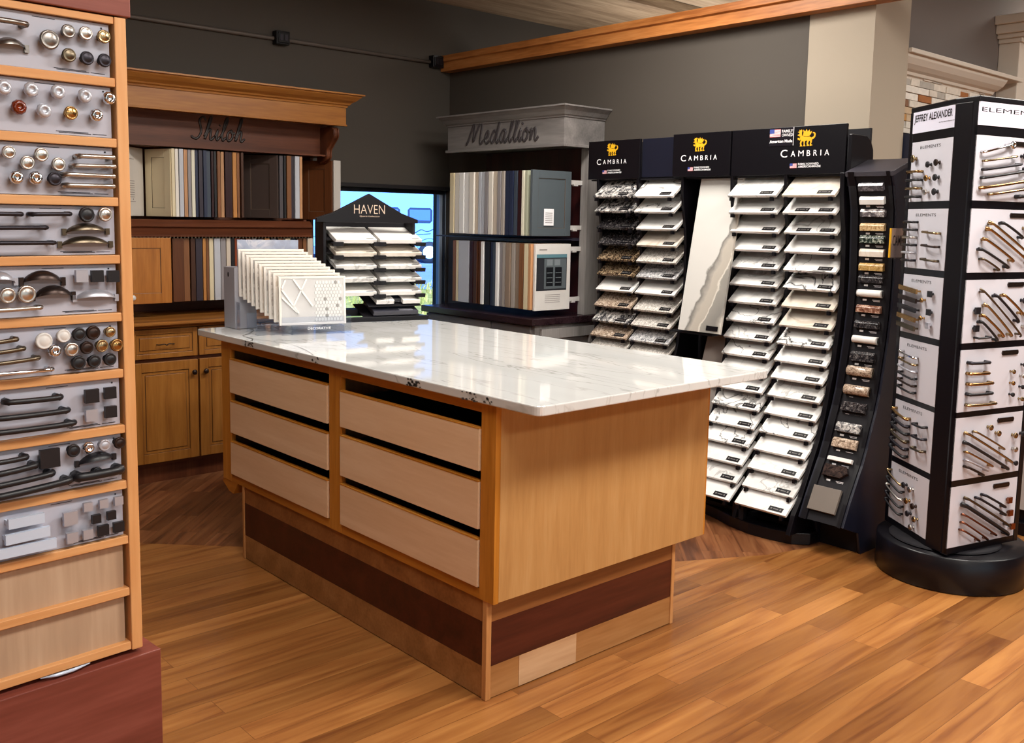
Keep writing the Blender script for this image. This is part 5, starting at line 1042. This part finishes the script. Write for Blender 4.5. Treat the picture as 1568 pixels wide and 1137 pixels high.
m = MB(); m.box(4.155, 4.268, 3.975, 4.032, .864, 1.85); m.build('end_pilaster', GREYV, gh, True, .002)
m = MB(); m.box(3.80, 4.235, 4.72, 4.75, .864, 1.85) if False else None
m = MB(); m.box(4.10, 4.235, 4.04, 4.98, 1.305, 1.322); m.box(3.80, 4.10, 4.04, 4.98, 1.310, 1.3175); m.build('middle_shelf', plain('shelf_slate', '#2e2a3a', .3), gh, True)
m = MB(); m.box(3.93, 3.95, 3.955, 5.03, 1.862, 2.02); m.box(3.95, 4.268, 3.955, 3.975, 1.862, 2.02); m.box(3.95, 4.268, 5.01, 5.03, 1.862, 2.02); m.box(3.95, 4.268, 3.975, 5.01, 1.865, 1.875); m.build('frieze_board', GREYW, gh, True, .001)
m = MB(); m.box(3.918, 3.95, 3.943, 5.042, 1.848, 1.864); m.box(3.95, 4.268, 3.943, 3.975, 1.848, 1.864); m.build('bottom_trim', GREYW, gh, True, .002)
cr = [(0, 2.015), (.006, 2.015), (.008, 2.022), (.016, 2.028), (.03, 2.05), (.046, 2.065), (.05, 2.07), (.056, 2.071), (.056, 2.08), (0, 2.08)]
m = MB(); vs = []
for o_, z in cr: vs.append((4.268, 3.955-o_, z))
for o_, z in cr: vs.append((3.93-o_, 3.955-o_, z))
for o_, z in cr: vs.append((3.93-o_, 5.03+o_, z))
for o_, z in cr: vs.append((4.268, 5.03+o_, z))
n_ = len(cr); fs = []
for s_ in range(3):
    for i in range(n_-1): fs.append((s_*n_+i, s_*n_+i+1, (s_+1)*n_+i+1, (s_+1)*n_+i))
m._add(vs, fs); m._add([(4.268, 3.899, 2.0801), (3.874, 3.899, 2.0801), (3.874, 5.086, 2.0801), (4.268, 5.086, 2.0801)], [(0, 1, 2, 3)]); m.build('crown_moulding', GREYW, gh, True)
m = place(script_text('Medallion', .67, .0088, .009), (3.927, 4.835, 1.893), (0, -1, 0)); m.build('script_lettering', plain('script_charcoal', '#3b3638', .45), gh, True)
HNG = plain('white_hinge', '#d6d3cf', .4)
for z in (.96, 1.26, 1.385, 1.65):
    m = MB(); m.box(4.03, 4.235, 4.018, 4.032, z-.014, z+.012); m.box(4.085, 4.115, 4.012, 4.034, z-.022, z-.008); m.build('hinge_bracket', HNG, gh, True, .001)
NUP, NLO = len(ME_UP), len(ME_LO)
for i, (y0, y1, c) in enumerate(ME_UP):
    if y0 < 4.03: continue
    lab = '%s door sample edge, %s from left in upper row under grey hood' % (COLNAME[c], ORD[i])
    strip('door_sample', lab, finish(c), 3.735+random.uniform(-.004, .006), 4.03, y0, y1, 1.335, 1.705, 'upper row door samples in the grey hutch', axis='y')
for i, (y0, y1, c) in enumerate(ME_LO):
    if y0 < 4.02: continue
    lab = '%s door sample edge, %s from left in lower row under grey hood' % (COLNAME[c], ORD[i])
    strip('door_sample', lab, finish(c), 3.755+random.uniform(-.004, .006), 4.03, y0, y1, .91, 1.29, 'lower row door samples in the grey hutch', axis='y')
p = hinged_page('door_sample', 'slate grey panelled door sample shown face on in the upper grey hutch row', plain('door_slate_face', '#4f575c', .45), 3.735, 4.01, 4.035, 4.0, 1.335, 1.708, .02, .045)
MB().box(.09, .165, -.0112, -.010, .06, .155).build('paper_label', WHITEP, p)
g = MB()
for k in range(6): g.box(.10, .155, -.0118, -.0112, .075+.011*k, .078+.011*k)
g.build('label_print', plain('print_grey', '#6a605c', .5), p)
p = hinged_page('brochure_page', 'white page printed with a grey kitchen cabinet photo in the lower grey hutch row', plain('brochure_white', '#d9d5d0', .45), 3.765, 4.005, 4.045, 4.0, .905, 1.29, .016, 0, cat='brochure page')
m = MB(); m.m = 0; m.box(.01, .25, -.0088, -.008, .115, .325); m.m = 1; m.box(.01, .25, -.0092, -.0088, .305, .325); m.m = 2
m.box(.07, .245, -.0092, -.0088, .125, .30); m.m = 3
for a in (.085, .155): m.box(a, a+.055, -.0097, -.0092, .14, .25)
m.m = 4
for a in (.085, .155):
    for k in range(3): m.box(a+.005, a+.05, -.0101, -.0097, .16+.028*k, .163+.028*k)
for a in (.09, .15): m.box(a, a+.045, -.0097, -.0092, .26, .295)
m.m = 0; m.box(.01, .06, -.0095, -.0088, .18, .21)
m.build('cabinet_photo', [plain('photo_dark', '#2c2e33', .3), plain('photo_teal', '#5f8690', .3), plain('photo_grey', '#5c6468', .3), plain('photo_black', '#17191d', .3), plain('photo_mid', '#7d868a', .3)], p)
g = MB(); g.box(.03, .09, -.0088, -.008, .348, .354)
for k in range(5): g.box(.08, .20, -.0088, -.008, .045+.011*k, .047+.011*k)
g.build('print_lines', plain('print_grey', '#6a605c', .5), p)

# ================================================================== ON THE ISLAND
# ---- tabletop quartz display
HRZ = math.atan2(-.225, .974); HP0 = Vector((2.625, 3.807, .931))
t = thing('countertop_sample_display', 'black gabled tabletop display with tilted white slabs on the island worktop', 'display stand', HP0, HRZ)
m = MB(); m.box(-.245, .21, -.0, .022, .0, .022); m.box(-.245, -.205, .02, .20, .0, .018); m.box(.17, .21, .02, .20, .0, .018); m.build('foot_frame', BLACK, t, bevel=.002)
m = MB(); m.box(-.30, -.285, .07, .2, .018, .475); m.box(.15, .165, .07, .2, .018, .475); m.box(-.285, .15, .17, .18, .16, .475); m.box(-.285, .15, .10, .2, .018, .05); m.build('frame', BLACKM, t, bevel=.002)
m = MB(); m.prism([(-.335, .468), (.175, .468), (.175, .485), (.09, .515), (-.075, .605), (-.25, .515), (-.335, .488)], 'y', .06, .085); m.build('gable_sign', BLACK, t, bevel=.002)
text_mesh('HAVEN', .155, .042, .001, -.012).xf(lambda v: Vector((v.x-.153, v.y+.0595, v.z+.510))).build('sign_lettering', plain('sand_print', '#c9b29e', .5), t)
text_mesh('Quartz Collection', .10, .008, .001).xf(lambda v: Vector((v.x-.125, v.y+.0595, v.z+.494))).build('small_lettering', plain('sand_print', '#c9b29e', .5), t)
rows = [.390, .328, .267, .206, .142]
ta = math.atan2(.062, .19)
tr = MB()
hq = [Q[0], Q[0], Q[4], Q[4], Q[0], Q[2], Q[0], Q[2], Q[0], Q[2]]
def tilted(mb_, z): return mb_.xf(lambda v: Vector((v.x, v.y*math.cos(ta)-v.z*math.sin(ta), z+v.y*math.sin(ta)+v.z*math.cos(ta))))
HV = plain('haven_white', '#e6e2dd', .3, noise=.02)
for i, z in enumerate(rows):
    for s_, (u0, u1) in enumerate(((-.262, -.06), (-.043, .172))):
        o = thing('quartz_sample', '%s white quartz sample on the %s side of the gabled display, %s shelf' % (('plain', 'creamy', 'soft', 'pale', 'bright')[i], ('left', 'right')[s_], ORD[i]), 'stone sample', HP0, HRZ, 'white samples on the tabletop display')
        tilted(MB().box(u0, u1, 0, .20, -.020, 0), z).build('slab', [HV, Q[4], Q[2], Q[2], HV][i], o, bevel=.0015)
        tilted(MB().box(u1-.05, u1-.015, .006, .012, 0, .001), z).build('name_plate', METAL['iron'], o)
    for u in (-.275, -.075, -.05, .14):
        w_ = .05 if u in (-.275, .14) else .035
        tr2 = MB(); tr2.box(u, u+w_, -.008, .02, -.030, -.0205); tr2.box(u, u+w_, -.010, -.002, -.030, -.012); tilted(tr2, z); tr._add(tr2.v, tr2.f)
    tr2 = MB(); tr2.box(-.285, .16, .06, .17, -.027, -.0215); tilted(tr2, z); tr._add(tr2.v, tr2.f)
tr2 = MB(); tr2.box(-.10, .17, .0, .17, -.028, -.022); tilted(tr2, .095); tr._add(tr2.v, tr2.f)
tr2 = MB(); tr2.box(-.12, .17, .0, .17, -.028, -.022); tilted(tr2, .040); tr._add(tr2.v, tr2.f)
tr.build('shelf_clips', BLACKM, t)
o = thing('quartz_sample', 'small pale sample on the low right shelf of the gabled display', 'stone sample', HP0, HRZ)
tilted(MB().box(.075, .165, .0, .13, -.02, 0), .100).build('slab', HV, o, bevel=.001)
o = thing('quartz_sample', 'small pale grey sample beside a dark chip on the low right gabled shelf', 'stone sample', HP0, HRZ)
tilted(MB().box(-.06, .03, .0, .13, -.02, 0), .100).build('slab', Q[2], o, bevel=.001)
o = thing('quartz_sample', 'small black chip between two pale samples on the lowest gabled shelf', 'stone sample', HP0, HRZ)
tilted(MB().box(.033, .072, .02, .12, -.02, 0), .100).build('slab', plain('black_chip', '#1a1a22', .3), o, bevel=.001)
o = thing('quartz_sample', 'charcoal slab sample on the lowest shelf of the gabled display', 'stone sample', HP0, HRZ)
tilted(MB().box(-.075, .155, .0, .15, -.02, 0), .046).build('slab', plain('charcoal_slab', '#3a3942', .35), o, bevel=.001)
tilted(MB().box(.06, .13, .01, .035, .0, .001), .046).build('name_plate', METAL['silver'], o)
# ---- decorative tile boards in a clear holder
TRZ = HRZ; TP0 = Vector((1.940, 3.609, .931))
t = thing('acrylic_board_holder', 'clear acrylic stepped holder for tile boards on the island', 'board holder', TP0, TRZ)
ACR = clear_sheet('clear_acrylic', '#fafbfd', .0)
m = MB()
for u in (.045, .27):
    m.box(u, u+.004, -.03, .28, .0, .032)
m.box(.0, .30, -.034, -.030, .0, .075)
m.box(-.12, -.116, .2, .30, 0, .12); m.box(-.12, .1, .296, .30, 0, .12); m.box(-.1, .28, .0, .004, .0, .03); m.box(-.1, .25, .15, .154, .0, .08)
m.build('clear_stand', ACR, t)
text_mesh('DECORATIVE', .10, .010, .0005).xf(lambda v: Vector((v.x+.11, v.y-.034, v.z+.02))).build('holder_lettering', WHITEP, t)
FRM = plain('white_board_edge', '#e8e1d8', .45, noise=.02)
NB = 10
LBT = ['tall', 'plain', 'pale grey tiled', 'beige mosaic', 'sand mosaic', 'stone mosaic', 'ribbed', 'cream', 'pearl mosaic', 'front']
def mosaic(name, a, b, sc):
    m_, n, bb = base(name, .25); tc = n.nodes.new('ShaderNodeTexCoord'); v = n.nodes.new('ShaderNodeTexVoronoi'); v.inputs['Scale'].default_value = sc; n.links.new(tc.outputs['Object'], v.inputs['Vector'])
    r = ramp(n, [(.1, a), (.6, b)]); s3 = n.nodes.new('ShaderNodeSeparateColor'); n.links.new(v.outputs['Color'], s3.inputs[0]); n.links.new(s3.outputs[0], r.inputs['Fac']); n.links.new(r.outputs['Color'], bb.inputs['Base Color']); return m_
MOS = [mosaic('mosaic_grey', '#a7a3a0', '#d6d2cd', 60), mosaic('mosaic_beige', '#c2b3a2', '#e0d6ca', 45), mosaic('mosaic_stone', '#b7aea6', '#dcd5cd', 80)]
for k in range(NB-1, -1, -1):
    f = k/(NB-1); ou = -.108*f**.9; oy = .245*f; oz = .037+.105*f
    if k: lb = 'white edged tile board, %s behind the front patterned board in the acrylic holder' % ORD[k-1]
    else: lb = 'front tile board with a crossed diamond relief and small hexagon mosaic'
    o = thing('tile_board', lb, 'tile board', TP0, TRZ, 'tile boards in the acrylic holder')
    h = .205; w = .29
    m = MB(); e = .010
    m.box(0, e, 0, .012, 0, h); m.box(w-e, w, 0, .012, 0, h); m.box(e, w-e, 0, .012, 0, e); m.box(e, w-e, 0, .012, h-e, h)
    m.xf(lambda v: Vector((v.x+ou, v.y+oy+(v.z*.06), v.z+oz))).build('board_frame', FRM, o, bevel=.001)
    m = MB().box(e, w-e, .002, .010, e, h-e); m.xf(lambda v: Vector((v.x+ou, v.y+oy+(v.z*.06), v.z+oz))).build('tile_face', MOS[k % 3] if k else plain('marble_face', '#cfccca', .2, noise=.08, scale=20), o)
    if k == 0:
        m = MB()
        def bar(a, b, w_=.0035, d_=.006):
            a = Vector(a); b = Vector(b); dd_ = (b-a).normalized(); nn = Vector((-dd_.y, dd_.x))*w_
            pts = [a-nn, b-nn, b+nn, a+nn]; m.prism([(p_.x, p_.y) for p_ in pts], 'y', -d_+.002, .002)
        for a, b in (((.012, .155), (.028, .19)), ((.062, .193), (.142, .080)), ((.012, .118), (.075, .055)), ((.058, .076), (.118, .193)), ((.012, .150), (.082, .05))): bar(a, b)
        m.xf(lambda v: Vector((v.x+ou, v.y+oy+(v.z*.06), v.z+oz))).build('diamond_relief', plain('relief_white', '#e9e7e4', .2), o)
        m = MB()
        for r_ in range(12):
            for c_ in range(9):
                cx, cz = .158+c_*.0135+(.00675 if r_ % 2 else 0), .022+r_*.0142
                if cx > .272: continue
                m.m = 1 if random.random() < .06 else 0
                m.prism([(cx+.0062*math.cos(a_*math.pi/3+.52), cz+.0078*math.sin(a_*math.pi/3+.52)) for a_ in range(6)], 'y', -.001, .002)
        m.xf(lambda v: Vector((v.x+ou, v.y+oy+(v.z*.06), v.z+oz))).build('hexagon_mosaic', [plain('hex_white', '#dfdedb', .2), plain('hex_grey', '#9a9792', .25)], o)
o = thing('tile_board', 'blue grey stone look board standing tallest behind the tile boards', 'tile board', TP0, TRZ)
MB().box(-.105, .165, .285, .293, .15, .387).build('tile_face', stone('slate_blue_board', '#9aa2b6', '#c8c6cc', '#8f93a3', 10, .08, .3, .8), o, bevel=.001)
o = thing('sample_box', 'grey upright sample box at the far left corner of the island worktop', 'box', (1.93, 3.945, .931))
m = MB(); m.box(-.053, .05, -.055, .05, 0, .268); m.build('box_body', plain('grey_box', '#a3a2aa', .45, noise=.02), o, bevel=.002)
m = MB(); m.prism([(.004+.006*math.cos(a*math.pi/6), .235+.011*math.sin(a*math.pi/6)) for a in range(12)], 'x', -.054, -.0525); m.build('finger_hole', plain('hole_black', '#101012', .7), o)
